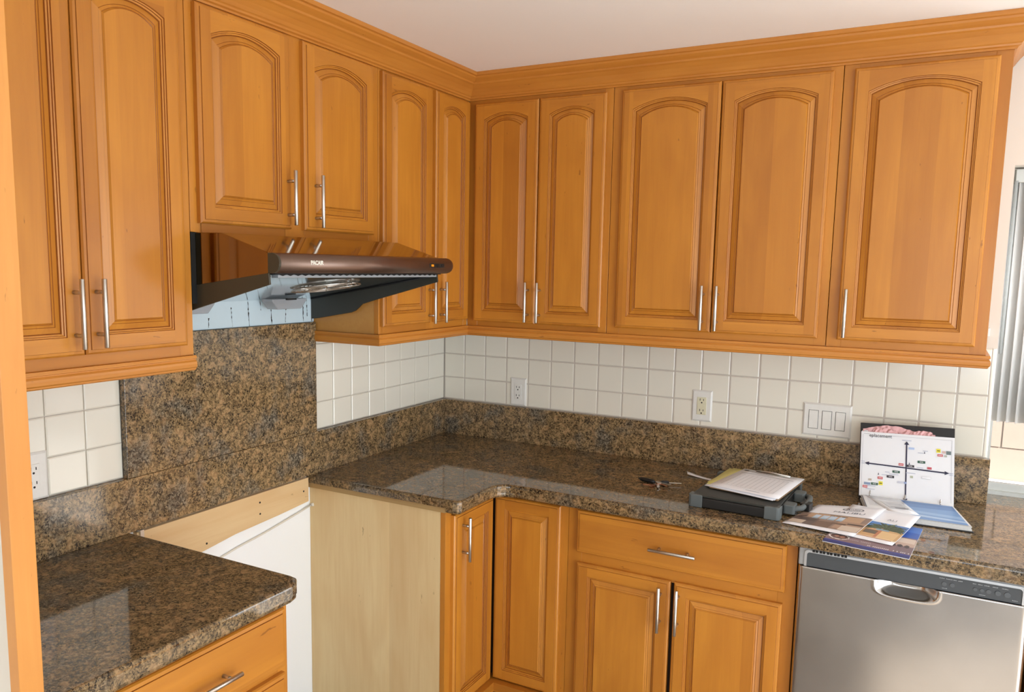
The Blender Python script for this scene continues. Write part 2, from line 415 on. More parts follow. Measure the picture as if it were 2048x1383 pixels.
wall_cabinet('B', .3005, .912, ZB, ZT, [(.337, .6165, 1.468, 2.325, .590, 1.552), (.6205, .891, 1.468, 2.325, .641, 1.552)],
    'maple wall cabinet with two narrow arched doors, on the right just past the corner')
wall_cabinet('B', .913, 1.684, ZB, ZT, [(.950, 1.3035, 1.472, 2.326, 1.277, 1.558), (1.3075, 1.658, 1.472, 2.326, 1.328, 1.558)],
    'maple wall cabinet with two wide arched doors in the middle of the right run')
wall_cabinet('B', 1.685, 2.140, ZB, ZT, [(1.718, 2.108, 1.472, 2.325, 1.740, 1.559)],
    'maple wall cabinet with one wide arched door at the window end')

# crown and light rail mouldings swept along the runs with mitred corners
def sweep(name, prof, paths, label, cat='moulding'):
    """prof: (out, z) list; paths: functions out -> plan point list; every path becomes a part except when single"""
    m = MB()
    cols = [[(*paths(o)[k], z) for (o, z) in prof] for k in range(len(paths(0)))]
    for k in range(len(cols)-1):
        a, b = cols[k], cols[k+1]; mi = 0 if abs(a[0][1]-b[0][1]) > abs(a[0][0]-b[0][0]) else 1
        m.bridge(a, b, mi, False, True)
    m.face(cols[0]); m.face(cols[-1])
    o = obj(name, m, [M['trim_y'], M['trim_x'], M['glaze']], None, origin=(*paths(0)[0], prof[0][1]))
    return tag(o, label, cat)
cp = [(.3005, 2.3605), (.3005, 2.340), (.306, 2.340), (.308, 2.345), (.314, 2.348), (.315, 2.353), (.319, 2.3565), (.324, 2.365), (.333, 2.377), (.345, 2.389), (.351, 2.393),
      (.352, 2.399), (.360, 2.404), (.369, 2.411), (.371, 2.417), (.378, 2.419), (.378, H-.0005), (.3005, H-.0005)]
sweep('crown_moulding', cp, lambda o: [(o, -2.335), (o, -o), (2.140+(o-.3), -o), (2.140+(o-.3), -.002)],
    'honey maple crown moulding running along the ceiling above all wall cabinets')
lp = [(.2850, 1.4465), (.3005, 1.4465), (.311, 1.4465), (.3125, 1.441), (.3125, 1.4385), (.309, 1.437), (.309, 1.4345), (.313, 1.430), (.3135, 1.424), (.313, 1.4165), (.309, 1.4125), (.309, 1.410), (.306, 1.407), (.2850, 1.407)]
sweep('light_rail', lp, lambda o: [(o, -2.335), (o, -1.688+(o-.3)*.1), (.002, -1.688+(o-.3)*.1)],
    'maple light rail moulding under the tall cabinet left of the hood')
sweep('light_rail', lp, lambda o: [(.002, -.896-(o-.3)), (o, -.896-(o-.3)), (o, -o), (2.140+(o-.3), -o), (2.140+(o-.3), -.002)],
    'long L-shaped maple light rail moulding under the cabinets right of the hood')

# fridge-side panel and stile, far left
t = thing('end_panel', 'tall honey maple end panel and stile at the far left', 'panel', (0, -2.36, 0))
obj('stile', box(.632, .660, -2.3795, -2.3375, 0.0, H-.001), M['post'], t, bevel=.001)
obj('panel', box(.001, .631, -2.366, -2.3455, 0, H-.001), M['wall'], t)

# ------------------------------------------------------------------ granite
ZC = .915
def slab(name, poly, z0, z1, mat, parent, bevel=.008, seg=4, edges='top'):
    """stone prism; only its top (or bottom) arris is rounded"""
    m = MB(); m.prism(poly, lambda p, k: (p[0], p[1], (z0, z1)[k])); o = obj(name, m, mat, parent, bevel=bevel, seg=seg)
    if edges and bevel:
        me = o.data; at = me.attributes.new('bevel_weight_edge', 'FLOAT', 'EDGE'); zz = max(v.co.z for v in me.vertices) if edges == 'top' else min(v.co.z for v in me.vertices)
        for e in me.edges: at.data[e.index].value = 1.0 if all(abs(me.vertices[q].co.z-zz) < 1e-5 for q in e.vertices) else 0
        o.modifiers['bevel'].limit_method = 'WEIGHT'
    return o
ctl = thing('countertop', 'brown granite countertop on the drawer cabinet, left of the range gap', 'countertop', (0, -2.0, ZC-.048))
slab('stone_slab', [(.001, -1.686), (.630, -1.686), (.650, -1.690), (.674, -1.716), (.679, -1.735), (.679, -2.3365), (.001, -2.3365)], ZC-.028, ZC, M['granite_top'], ctl, .010, 5)
slab('stone_nosing', [(.615, -1.688), (.649, -1.6915), (.6725, -1.717), (.6775, -1.7355), (.6775, -2.3365), (.615, -2.3365)], ZC-.048, ZC-.0282, M['granite_top'], ctl, .014, 5, 'bottom')
ctr = thing('countertop', 'L-shaped brown granite countertop running from the range gap to the window', 'countertop', (1.2, -.3, ZC-.048))
ARC = [(.725-.06*math.cos(a), -.725+.06*math.sin(a)) for a in [R(q) for q in (0, 15, 30, 45, 60, 75, 90)]]
slab('stone_slab', [(.001, -.002), (.001, -.943), (.640, -.943), (.655, -.938), (.665, -.925)]+ARC+[(3.4, -.665), (3.4, .168), (2.1875, .168), (2.1875, -.002)], ZC-.028, ZC, M['granite_top'], ctr, .010, 5)
NO = [(.725-.0612*math.cos(a), -.725+.0612*math.sin(a)) for a in [R(q) for q in (0, 30, 60, 90)]]
NI = [(.725-.115*math.cos(a), -.725+.115*math.sin(a)) for a in [R(q) for q in (90, 60, 30, 0)]]
slab('stone_nosing', [(.610, -.941), (.639, -.942), (.654, -.937), (.6638, -.925)]+NO+[(3.4, -.6638), (3.4, -.610)]+NI, ZC-.048, ZC-.0282, M['granite_top'], ctr, .014, 5, 'bottom')
slab('plywood_underlay', [(.002, -.004), (.002, -.938), (.608, -.938), (.608, -.60), (2.9, -.60), (2.9, -.004)], ZC-.047, ZC-.029, M['ply'], ctr, 0)
def upstand(name, pts, label, cat='backsplash', mat='granite', bev=.0015):
    o = obj(name, box(*pts), M[mat], None, bevel=bev, origin=((pts[0]+pts[1])/2, (pts[2]+pts[3])/2, pts[4])); return tag(o, label, cat)
upstand('granite_upstand', (.0, .022, -2.344, -.0005, ZC+.0002, 1.0725), 'low granite upstand along the left wall beneath tiles and tall slab')
upstand('granite_upstand', (.0225, 2.196, -.028, .0, ZC+.0002, 1.0725), 'low granite upstand along the right-hand wall, between corner and window')
upstand('granite_slab', (.0, .020, -1.6905, -.9005, 1.073, 1.478), 'tall granite backsplash slab on the wall under the range hood')
# fix: the left upstand overlaps counters only where they stop short of the wall
# ------------------------------------------------------------------ base cabinets
def base_cab(label, base): return thing('base_cabinet', label, 'cabinet', base, 'maple base cabinets under the granite countertops')
t = base_cab('maple base cabinet with drawers under the left granite countertop', (0, -2.0, 0))
obj('carcass', box(.002, .5795, -2.335, -1.6765, .10, .8665), M['wood_z'], t)
face_frame(t, 'L', -2.335, -1.676, .10, .8665, .580, .600, [(-2.335, -2.265), (-1.710, -1.676)], [(.10, .13), (.40, .43), (.645, .685), (.82, .8665)])
for z0, h in ((.674, .156), (.412, .246), (.13, .268)):
    loc, rz = place('L', -2.285, z0, .60); make_drawer(t, rel(loc, t), rz, .588, h, .335 if z0 > .6 else .294)
obj('toe_kick', box(.48, .52, -2.33, -1.68, 0, .0995), M['glaze'], t)

t = base_cab('maple corner base cabinet with raw pale side panel and L-shaped pair of doors', (0.3, -.5, 0))
obj('carcass', box(.002, .5795, -.9185, -.006, .10, .8665), M['inside'], t)
obj('side_panel', box(.001, .5795, -.9230, -.9190, .0, .8665), M['raw_panel'], t)['label'] = 'pale unfinished side panel with glue drips'
obj('carcass', box(.580, .911, -.5795, -.006, .10, .8665), M['inside'], t)
obj('stile', box(.580, .600, -.9230, -.8850, .10, .8665), M['wood_z'], t, bevel=.001)
obj('toe_kick', box(.50, .52, -.92, -.52, 0, .0995), M['glaze'], t); obj('toe_kick', box(.52, .911, -.54, -.52, 0, .0995), M['glaze'], t)
obj('bottom_rail', MB().box(.58, .64, -.885, -.58, .10, .135).box(.64, .911, -.64, -.58, .10, .135), M['wood_x'], t)
obj('face_frame', MB().box(.862, .911, -.5995, -.580, .10, .8665).box(.62, .862, -.5995, -.580, .84, .8665), M['wood_z'], t)
d = make_door(t, rel((.600, -.8905, .135), t), R(90), .2705, .712, False, (.047, .619))
d = make_door(t, rel((.6208, -.600, .140), t), 0, .2645, .712, False, None)
t = base_cab('maple base cabinet with one wide drawer over two doors, beside the dishwasher', (1.3, 0, 0))
obj('carcass', box(.912, 1.6795, -.5795, -.006, .10, .8665), M['inside'], t)
face_frame(t, 'B', .912, 1.680, .10, .8665, .580, .600, [(.912, .965), (1.628, 1.680)], [(.10, .14), (.652, .712), (.835, .8665)])
make_drawer(t, rel((.950, -.60, .699), t), 0, .699, .153, .3475)
make_door(t, rel((.952, -.60, .125), t), 0, .338, .536, False, (.309, .441))
make_door(t, rel((1.303, -.60, .125), t), 0, .342, .536, False, (.018, .445))
obj('toe_kick', box(.912, 1.68, -.54, -.52, 0, .0995), M['glaze'], t)
t = base_cab('maple base cabinet edge to the right of the dishwasher', (2.6, 0, 0))
obj('carcass', box(2.2885, 3.35, -.5795, -.006, .10, .8665), M['wood_z'], t)
face_frame(t, 'B', 2.2885, 3.35, .10, .8665, .580, .620, [(2.2885, 2.33), (3.30, 3.35)], [(.10, .14), (.835, .8665)])
make_door(t, rel((2.34, -.62, .125), t), 0, .45, .70, False, (.03, .6)); make_door(t, rel((2.80, -.62, .125), t), 0, .45, .70, False, (.42, .6))
# ------------------------------------------------------------------ range gap: ledger, cable, painted strip, hood
t = thing('wooden_ledger', 'raw pale wooden board screwed to the white wall in the range gap', 'board', (0, -1.3, .79))
m = MB(); m.prism([(-1.668, .748), (-1.30, .795), (-1.10, .806), (-.948, .818), (-.948, .9075), (-1.668, .9075)], lambda p, k: ((.0005, .018)[k], p[0], p[1]))
obj('board', m, M['ledger'], t, bevel=.0012)
for y, z in ((-1.19, .875), (-1.19, .835), (-.975, .862), (-1.42, .80)):
    m = MB(); m.tube([(.018, y, z), (.0188, y, z)], .0035, 10); obj('screw', m, M['slot'], t)
pts = [(.005, -1.52, .695), (.005, -1.40, .722), (.005, -1.28, .742), (.005, -1.16, .756), (.006, -1.06, .772), (.006, -.98, .785), (.010, -.926, .797)]
m = MB(); m.tube(pts, .0034, 8); m.tube([(.010, -.926, .797), (.020, -.9245, .800)], .006, 8)
o = obj('cable', m, plain('painted_cable', (226, 220, 206), .6), origin=pts[0]); tag(o, 'thin painted cable sagging across the white wall below the ledger board', 'cable')
m = MB(); m.box(.002, .026, -1.662, -1.650, .885, .9140); o = obj('metal_bracket', m, M['steel'], origin=(.01, -1.656, .885)); tag(o, 'small grey metal bracket at the left end of the ledger board', 'bracket')

t = thing('painted_wall_strip', 'pale blue-white painted strip with cracks, between range hood and granite slab', 'panel', (0, -1.3, 1.479))
obj('board', box(0, .010, -1.672, -.9005, 1.479, 1.70), plain('pale_blue_paint', (204, 222, 230), .5, var=.015), t, bevel=.001)
m = MB(); rr = random.Random(4)
for y, za, zb in ((-1.38, 1.484, 1.51), (-1.285, 1.482, 1.545), (-1.212, 1.480, 1.56), (-1.11, 1.481, 1.55), (-1.045, 1.484, 1.535), (-.955, 1.482, 1.57), (-.935, 1.50, 1.58), (-1.16, 1.53, 1.56), (-.912, 1.481, 1.492)):
    z = za; w0 = rr.uniform(.0004, .0016); ys = y
    while z < zb:
        dz = rr.uniform(.003, .008); w1 = max(.0002, rr.gauss(.0010, .0009)); y2 = ys+rr.uniform(-.0012, .0012)
        m.face([(.0104, ys-w0, z), (.0104, ys+w0, z), (.0104, y2+w1, z+dz), (.0104, y2-w1, z+dz)]); z += dz; w0 = w1; ys = y2
o = obj('paint_crack', m, M['slot'], t); o['kind'] = 'stuff'

brown = plain('glossy_brown_hood_enamel', (142, 120, 88), .09, 1.0, .02)
barm = plain('satin_brown_hood_bar', (120, 98, 86), .36, .85, .04)
trim = plain('dark_olive_hood_plastic', (62, 58, 46), .42)
skirtm = plain('charcoal_hood_skirt', (50, 50, 44), .38)
under = plain('polished_hood_underside', (190, 200, 205), .09, 1.0, .02)
t = thing('range_hood', 'glossy brown range hood with rounded front bar over the range gap', 'range hood', (0, -1.29, 1.49))
Y0, Y1 = -1.668, -.9105
# shell: top slope and two sides (open below)
prof = [(.302, 1.7640), (.392, 1.7625), (.553, 1.714), (.553, 1.664)]
m = MB()
for a, b in zip(prof, prof[1:]): m.face([(a[0], Y0, a[1]), (b[0], Y0, b[1]), (b[0], Y1, b[1]), (a[0], Y1, a[1])])
for y in (Y0, Y1):
    m.face([(.012, y, 1.7640), (.302, y, 1.7640), (.392, y, 1.7625), (.553, y, 1.714), (.553, y, 1.664), (.012, y, 1.589)])
m.face([(.012, Y0, 1.7638), (.302, Y0, 1.7638), (.302, Y1, 1.7638), (.012, Y1, 1.7638)])
obj('hood_body', m, brown, t, bevel=.0015)
obj('gap_filler', box(.285, .2985, -1.6835, -1.6685, 1.58, 1.764), M['black'], t)
# skirts
def skirt(y, mat, name, both=False):
    m = MB(); pl = [(.012, 1.589), (.553, 1.664), (.556, 1.636), (.30, 1.568), (.245, 1.552), (.215, 1.528), (.195, 1.5205), (.045, 1.494), (.012, 1.490)]
    s_ = 1 if y > -1.3 else -1
    m.prism(pl, lambda p, k: (p[0], y-s_*(0, .006)[k], p[1])); obj(name, m, mat, t, bevel=.001)
    m = MB(); m.tube([(.014, y-s_*.008, 1.562), (.55, y-s_*.008, 1.6565)], .0025, 8); obj('skirt_seam', m, M['black'], t)
skirt(Y1+.0005, skirtm, 'side_skirt'); skirt(Y0-.0005, trim, 'side_skirt')
# polished sloping underside
m = MB(); m.face([(.012, Y0+.006, 1.5640), (.012, Y1-.006, 1.5640), (.553, Y1-.006, 1.6600), (.553, Y0+.006, 1.6600)])
m.face([(.012, Y0+.006, 1.5680), (.012, Y1-.006, 1.5680), (.553, Y1-.006, 1.6635), (.553, Y0+.006, 1.6635)])
obj('underside_panel', m, under, t)
# front bar, rounded nose
Bx = .553; n = 10; sec = [(Bx, 1.7125), (Bx+.012, 1.7135)]+[(Bx+.012+.025*math.sin(a), 1.6885+.025*math.cos(a)) for a in [R(180*k/n) for k in range(n+1)]]+[(Bx, 1.6630)]
m = MB(); m.rings([[(x, y, z) for x, z in sec] for y in (Y0+.004, Y1+.030)], 0, True, cap=True)
m.rings([[(Bx+(x-Bx)*k, Y1+.030+dy, 1.6885+(z-1.6885)*k) for x, z in sec] for k, dy in ((1, 0), (.93, .010), (.7, .018), (.35, .022))], 0, True, cap=True)
obj('front_bar', m, barm, t)
m = MB(); m.rings([[(x+.0008*(x > Bx+.001), y, z) for x, z in sec] for y in (Y0-.002, Y0+.005)], 0, False, cap=True); obj('bar_end_cap', m, trim, t)
m = MB()
for k in range(26):
    y = Y0+.03+k*.0275; m.tube([(Bx+.004, y, 1.6625), (Bx+.004, y+.014, 1.6585), (Bx+.004, y+.0275, 1.6625)], .0018, 6)
m.box(Bx-.004, Bx+.012, Y0+.01, Y1, 1.6605, 1.6635)
obj('gasket_strip', m, M['black'], t)
obj('light_lens_strip', box(Bx-.020, Bx+.002, Y0+.03, Y1-.01, 1.652, 1.6600), plain('grey_lens', (150, 156, 160), .25), t, bevel=.001)
# lettering on the bar and the three rocker switches
chrome = plain('pale_lettering', (226, 224, 212), .35)
for y in (0,):
    text('maker_lettering', 'PACAIR', .0150, chrome, t, lambda x, y, z: (Bx+.0368+z, -1.534+x, 1.6905+y), .0008, .0005, .92)
for k, y in enumerate((-.999, -.969, -.941)):
    b = obj('rocker_switch', box(Bx+.034, Bx+.0380, y-.0115, y+.0115, 1.6825, 1.6955), M['dark'], t, bevel=.0008)
    glow = None
    obj('rocker', box(Bx+.038, Bx+.0392, y-.007, y+.007, 1.6855, 1.6925), plain('amber_rocker', (236, 150, 30), .3) if k == 0 else M['black'], b, bevel=.0004)
# fan guard and grease cups below
m = MB()
def up(x): return 1.5640+(x-.012)*.1774
for q in range(7):
    r = .028+.014*q; m.tube([(.33+r*math.cos(a)*.9, -1.20+r*math.sin(a), up(.33+r*math.cos(a)*.9)-.006) for a in [R(15*k) for k in range(25)]], .0016, 6)
for q in range(8):
    a = R(45*q); m.tube([(.33+.02*math.cos(a), -1.20+.02*math.sin(a), up(.33)-.007), (.33+.10*math.cos(a), -1.20+.115*math.sin(a), up(.33+.10*math.cos(a))-.007)], .0018, 6)
obj('fan_guard', m, M['steel'], t)
k_ = NT('smoky_clear_plastic'); k_.b.inputs['Base Color'].default_value = lin((176, 178, 182)); k_.b.inputs['Roughness'].default_value = .2; k_.b.inputs['Alpha'].default_value = .62; cupm = k_.m
for yc, hw in ((-1.100, .082), (-1.50, .082)):
    m = MB(); pl = [(yc-hw, 1.570), (yc+hw, 1.570), (yc+hw-.002, 1.562), (yc+hw-.026, 1.535), (yc-hw+.026, 1.535), (yc-hw+.002, 1.562)]
    m.prism(pl, lambda p, k: ((.035, .085)[k], p[0], p[1])); c = obj('grease_cup', m, cupm, t, bevel=.003)
    obj('clip', box(.086, .094, yc-.022, yc+.022, 1.566, 1.5715), M['dark'], c)

# ------------------------------------------------------------------ dishwasher
k_ = NT('brushed_stainless_door'); v = k_.coord((1, 1, 220)); nz = k_.noise(v, 3, 2); cl = k_.noise(k_.coord((1, 1, 1)), 7, 3)
k_.l(k_.mix(cl.outputs[0], lin((176, 174, 172)), lin((196, 194, 192))), k_.b.inputs['Base Color'])
k_.b.inputs['Metallic'].default_value = 1
mr = k_.n('ShaderNodeMapRange'); mr.inputs[3].default_value = .17; mr.inputs[4].default_value = .25; k_.l(cl.outputs[0], mr.inputs[0]); k_.l(mr.outputs[0], k_.b.inputs['Roughness'])
k_.bump(nz.outputs[0], .05, .0006); M['stain'] = k_.m
grayp = plain('silver_grey_plastic', (166, 168, 170), .35, .3); ctrl = plain('slate_control_panel', (72, 76, 80), .3)
t = thing('dishwasher', 'stainless steel dishwasher with dark control strip under the countertop', 'dishwasher', (1.985, -.6, 0))
DX0, DX1, DY = 1.6855, 2.2810, -.632
obj('tub', box(1.6825, 2.2845, -.585, -.02, .10, .8655), M['black'], t)
m = MB(); m.box(DX0, DX1, DY+.006, -.586, .8045, .8635)
obj('console', m, grayp, t, bevel=.004)
def rrect(x0, x1, z0, z1, r, n=6, lower=True):
    p = []
    for cx, cz, a0 in ((x1-r, z1-r, 0), (x0+r, z1-r, 90)): p += [(cx+r*math.cos(R(a0+90*k/n)), cz+r*math.sin(R(a0+90*k/n))) for k in range(n+1)]
    return p+[(x0, z0), (x1, z0)]
m = MB(); a = rrect(DX0+.017, DX1-.014, .8050, .8560, .012); b = rrect(DX0+.024, DX1-.021, .8050, .8490, .009)
m.bridge([(x, DY+.0061, z) for x, z in a], [(x, DY+.002, z) for x, z in a]); m.bridge([(x, DY+.002, z) for x, z in a], [(x, DY+.001, z) for x, z in b]); m.bridge([(x, DY+.001, z) for x, z in b], [(x, DY+.0045, z) for x, z in b])
obj('console_rim', m, plain('light_grey_rim', (186, 188, 190), .3, .3), t)
m = MB(); m.prism(b, lambda p, k: (p[0], (DY+.0055, DY+.0035)[k], p[1])); cpn = obj('control_panel', m, ctrl, t)
for k in range(10):
    x = 1.7245+k*.0088+(k//2)*.0024; o_ = obj('vent_slot', box(x, x+.0072, DY+.0005, DY+.004, .8515, .8580), M['black'], t)
for k, (x, w_) in enumerate(((2.075, .012), (2.095, .012), (2.150, .010), (2.166, .010), (2.182, .012), (2.204, .014), (2.226, .015))):
    m = MB(); m.tube([(x, DY+.0036, .8255), (x, DY+.0018, .8255)], w_/2, 14); obj('button', m, plain('button_grey', (88, 92, 96), .3), cpn)
lg = plain('legend_grey', (176, 180, 184), .5)
m = MB(); rr = random.Random(9)
for x, w_ in ((2.062, .012), (2.079, .014), (2.096, .009), (2.108, .010), (2.143, .008), (2.156, .010), (2.170, .012), (2.190, .013), (2.212, .014)):
    for q in range(int(w_/.002)): m.box(x+q*.0022, x+q*.0022+.0014, DY+.003, DY+.0036, .8400, .8400+rr.uniform(.0012, .0022))
for x, w_ in ((2.070, .012), (2.160, .014), (2.238, .012)):
    for q in range(int(w_/.002)): m.box(x+q*.0022, x+q*.0022+.0014, DY+.003, DY+.0036, .8120, .8120+rr.uniform(.001, .002))
o_ = obj('legend', m, lg, cpn); o_['kind'] = 'stuff'
# door skin: rolled side edges and a pressed pull pocket at the top
m = MB(); NX, NZ = 150, 60; zt, zb = .8035, .12
xs = [DX0+(DX1-DX0)*k/NX for k in range(NX+1)]
zs = [zt-(.062)*k/36 for k in range(37)]+[zt-.062-(zt-.062-zb)*k/12 for k in range(1, 13)]
def dsk(x, z):
    e = min(x-DX0, DX1-x); y = DY
    if e < .018: y += .018*(1-math.sqrt(max(0, 1-(1-e/.018)**2)))
    if z > zt-.004: y += .003*((z-(zt-.004))/.004)**2
    cx, hw, hh = 1.981, .081, .043
    u = abs(x-cx)/hw; v = (zt-z)/hh; rr_ = ((u**4)+(v**4)+1e-9)**.25 if v > 0 else u
    if rr_ < 1.0: y += .034*math.sin(math.pi/2*min(1, (1-rr_)/.62))**1.2
    elif rr_ < 1.10: y -= .0022*math.sin(math.pi*(rr_-1)/.10)
    return (x, y, z)
g = [[dsk(x, z) for x in xs] for z in zs]
i = len(m.v)
for r in g: m.v += r
nx = NX+1
for a in range(len(zs)-1):
    for b_ in range(NX): m.f.append((i+a*nx+b_, i+(a+1)*nx+b_, i+(a+1)*nx+b_+1, i+a*nx+b_+1)); m.m.append(0); m.sm.append(True)
m.box(DX0+.001, DX1-.001, -.613, -.587, .12, .7600, 0)
obj('door', m, M['stain'], t)
obj('kick_plate', box(DX0, DX1, -.56, -.545, .005, .115), M['dark'], t)
obj('shadow_strip', box(DX0-.003, DX1+.003, -.612, -.586, .8636, .8660), M['black'], t)  # black strip standing in for the shade between console and countertop

# ------------------------------------------------------------------ outlets and switches
def on_back(x, z): return lambda u, v, o: (x+u, -o, z+v)
def on_left(y, z): return lambda u, v, o: (o, y+u, z+v)
def bxm(fn, u0, u1, v0, v1, o0, o1, m=None):
    m = m or MB(); i = len(m.v); m.v += [tuple(fn(u, v, o)) for v in (v0, v1) for o in (o0, o1) for u in (u0, u1)]
    for q in ((0, 2, 3, 1), (4, 5, 7, 6), (0, 1, 5, 4), (2, 6, 7, 3), (0, 4, 6, 2), (1, 3, 7, 5)): m.f.append(tuple(i+a for a in q)); m.m.append(0); m.sm.append(False)
    return m
def screw(fn, v, u, par):
    m = MB(); m.rings([[fn(u+.0032*math.cos(R(30*k)), v+.0032*math.sin(R(30*k)), o) for k in range(12)] for o in (.0045, .0062)], 0, False)
    bxm(fn, u-.0026, u+.0026, v-.0004, v+.0004, .0061, .0064, m); obj('screw', m, M['plate'], par, bevel=0)
def plate(fn, w, h, par):
    m = MB(); e = .006
    R4 = lambda i, o: [fn(-w/2+i, -h/2+i, o), fn(w/2-i, -h/2+i, o), fn(w/2-i, h/2-i, o), fn(-w/2+i, h/2-i, o)]
    m.bridge(R4(0, .0003), R4(0, .002)); m.bridge(R4(0, .002), R4(e, .0058)); m.face(R4(e, .0058)); return obj('cover_plate', m, M['plate'], par)
def slots(fn, v, par):
    m = MB(); bxm(fn, -.0080, -.0056, v-.001, v+.0075, .0078, .0084, m); bxm(fn, .0056, .0080, v-.001, v+.0065, .0078, .0084, m)
    m.rings([[fn(.0030*math.cos(R(30*k)), v-.0085+.0030*math.sin(R(30*k)), o) for k in range(12)] for o in (.0078, .0084)], 0, False)
    obj('socket_slots', m, M['slot'], par)
def outlet(fn, base, label, gfci=False):
    t = thing('power_outlet', label, 'outlet', base, 'wall outlets in the white tiles'); plate(fn, .080 if gfci else .0795, .124, t)
    if not gfci:
        b = obj('receptacle', bxm(fn, -.0165, .0165, -.033, .033, .0055, .0080), M['plate'], t, bevel=.0008)
        slots(fn, .0185, b); slots(fn, -.0185, b)
    else:
        b = obj('receptacle', bxm(fn, -.0185, .0185, -.035, .035, .0055, .0080), M['almond'], t, bevel=.0015)
        slots(fn, .022, b); slots(fn, -.020, b)
        obj('test_button', bxm(fn, -.013, -.001, -.005, .004, .008, .0092), M['almond'], b, bevel=.0005); obj('reset_button', bxm(fn, .001, .013, -.005, .004, .008, .0092), M['almond'], b, bevel=.0005)
    for v in (-.048, .048): screw(fn, v, 0, t)
outlet(on_back(.393, 1.138), (.393, 0, 1.138), 'white power outlet nearest the corner, in the tiles of the right-hand wall')
outlet(on_back(1.212, 1.156), (1.212, 0, 1.156), 'power outlet with cream insert in a white plate, middle of the tiled wall', True)
outlet(on_left(-1.950, 1.136), (0, -1.950, 1.136), 'white power outlet at the far left, half hidden behind the maple stile')
fn = on_back(1.674, 1.148); t = thing('light_switch', 'triple white rocker light switch plate left of the open binder', 'switch', (1.674, 0, 1.148)); plate(fn, .168, .122, t)
for u in (-.046, 0, .046):
    r_ = obj('rocker', bxm(fn, u-.0155, u+.0155, -.033, .033, .0058, .0078), M['plate'], t, bevel=.0012)
    m = MB()
    for q in ((-.0172, -.0158, -.0345, .0345), (.0158, .0172, -.0345, .0345), (-.0172, .0172, .0336, .0348), (-.0172, .0172, -.0348, -.0336)): bxm(fn, u+q[0], u+q[1], q[2], q[3], .0056, .0060, m)
    obj('rocker_gap', m, M['slot'], r_)
    for v in (-.048, .048): screw(fn, v, u, t)

# ------------------------------------------------------------------ window side: blinds, frame, outside
alu = plain('window_aluminium', (196, 196, 190), .35, .6)
m = MB(); m.box(2.1875, 3.6, .165, .185, .915, .955); m.box(2.1875, 3.6, .15, .165, .915, .928); m.box(2.1875, 3.6, .165, .185, 2.0, 2.044); m.box(3.56, 3.6, .165, .185, .955, 2.0); m.box(2.86, 2.90, .165, .185, .955, 2.0)
m.box(2.1875, 2.205, .17, .185, .955, 2.0)
win = struct('window_1', m, alu)
k_ = NT('window_glass'); k_.b.inputs['Transmission Weight'].default_value = 1; k_.b.inputs['Roughness'].default_value = 0; k_.b.inputs['IOR'].default_value = 1.05; k_.b.inputs['Base Color'].default_value = (1, 1, 1, 1)
obj('pane', box(2.205, 2.86, .176, .179, .955, 2.0), k_.m, win); obj('pane', box(2.90, 3.56, .176, .179, .955, 2.0), k_.m, win)
t = thing('vertical_blinds', 'white vertical blinds gathered at the window edge on the far right', 'blinds', (2.3, .09, 2.0))
obj('head_rail', box(2.196, 3.55, .07, .115, 1.995, 2.040), alu, t, bevel=.002)
blm = plain('white_vinyl_slat', (236, 235, 232), .45, var=.01)
for k in range(8):
    x = 2.212+k*.026; a = R(48+random.uniform(-5, 5)); m = MB(); top = []; n = 8
    for q in range(n+1):
        s_ = (q/n-.5)*.085; bow = .010*(1-(2*s_/.085)**2)
        top.append((x+s_*math.cos(a)-bow*math.sin(a), .092+s_*math.sin(a)*.72+bow*math.cos(a)))
    ring = [[(px_, py_, z) for px_, py_ in top] for z in (1.995, 1.188)]
    m.rings(ring, 0, True, cap=False, closed=False); o_ = obj('slat', m, blm, t)
    sd = o_.modifiers.new('solid', 'SOLIDIFY'); sd.thickness = .0015
k_ = NT('clear_acrylic'); k_.b.inputs['Transmission Weight'].default_value = .6; k_.b.inputs['Roughness'].default_value = .15; k_.b.inputs['Base Color'].default_value = (.93, .97, .97, 1); k_.b.inputs['IOR'].default_value = 1.3
m = MB(); m.tube([(2.199, .058, 2.0), (2.199, .058, 1.425)], .0055, 10); obj('wand', m, k_.m, t)
m = MB(); m.box(2.146, 2.160, -.010, .0055, 1.486, 1.514); o = obj('cord_cleat', m, M['plate'], bevel=.002, origin=(2.153, 0, 1.5)); tag(o, 'tiny white plastic cord cleat beside the window-end cabinet', 'cleat')
m = MB(); m.box(1.5, 8, .7, 9, -.12, 0); struct('patio_ground', m, plain('pale_concrete', (214, 206, 196), .8))
t = thing('garden_wall', 'sunlit peach block wall outside the window', 'wall', (2.5, 2.2, 0))
pm = plain('peach_block', (124, 108, 98), .85, var=.05, scale=14); gm = plain('pale_mortar', (142, 134, 124), .9)
obj('mortar', box(1.4, 9.3, 2.212, 2.35, -.12, 2.2), gm, t)
bm_ = box(0, .387, 0, .11, 0, .187).mesh('block', [pm]); 
for r_ in range(11):
    for c in range(20):
        x = 1.6+c*.395-(.1975 if r_ % 2 else 0)
        o_ = obj('block', bm_, None, t, loc=rel((x, 2.204, -.07+r_*.195), t))
obj('ledge', box(1.6, 9.3, 1.95, 2.2, -.12, .52), plain('white_ledge', (236, 234, 230), .7), t)

# ------------------------------------------------------------------ things on the counter
Z = .9152
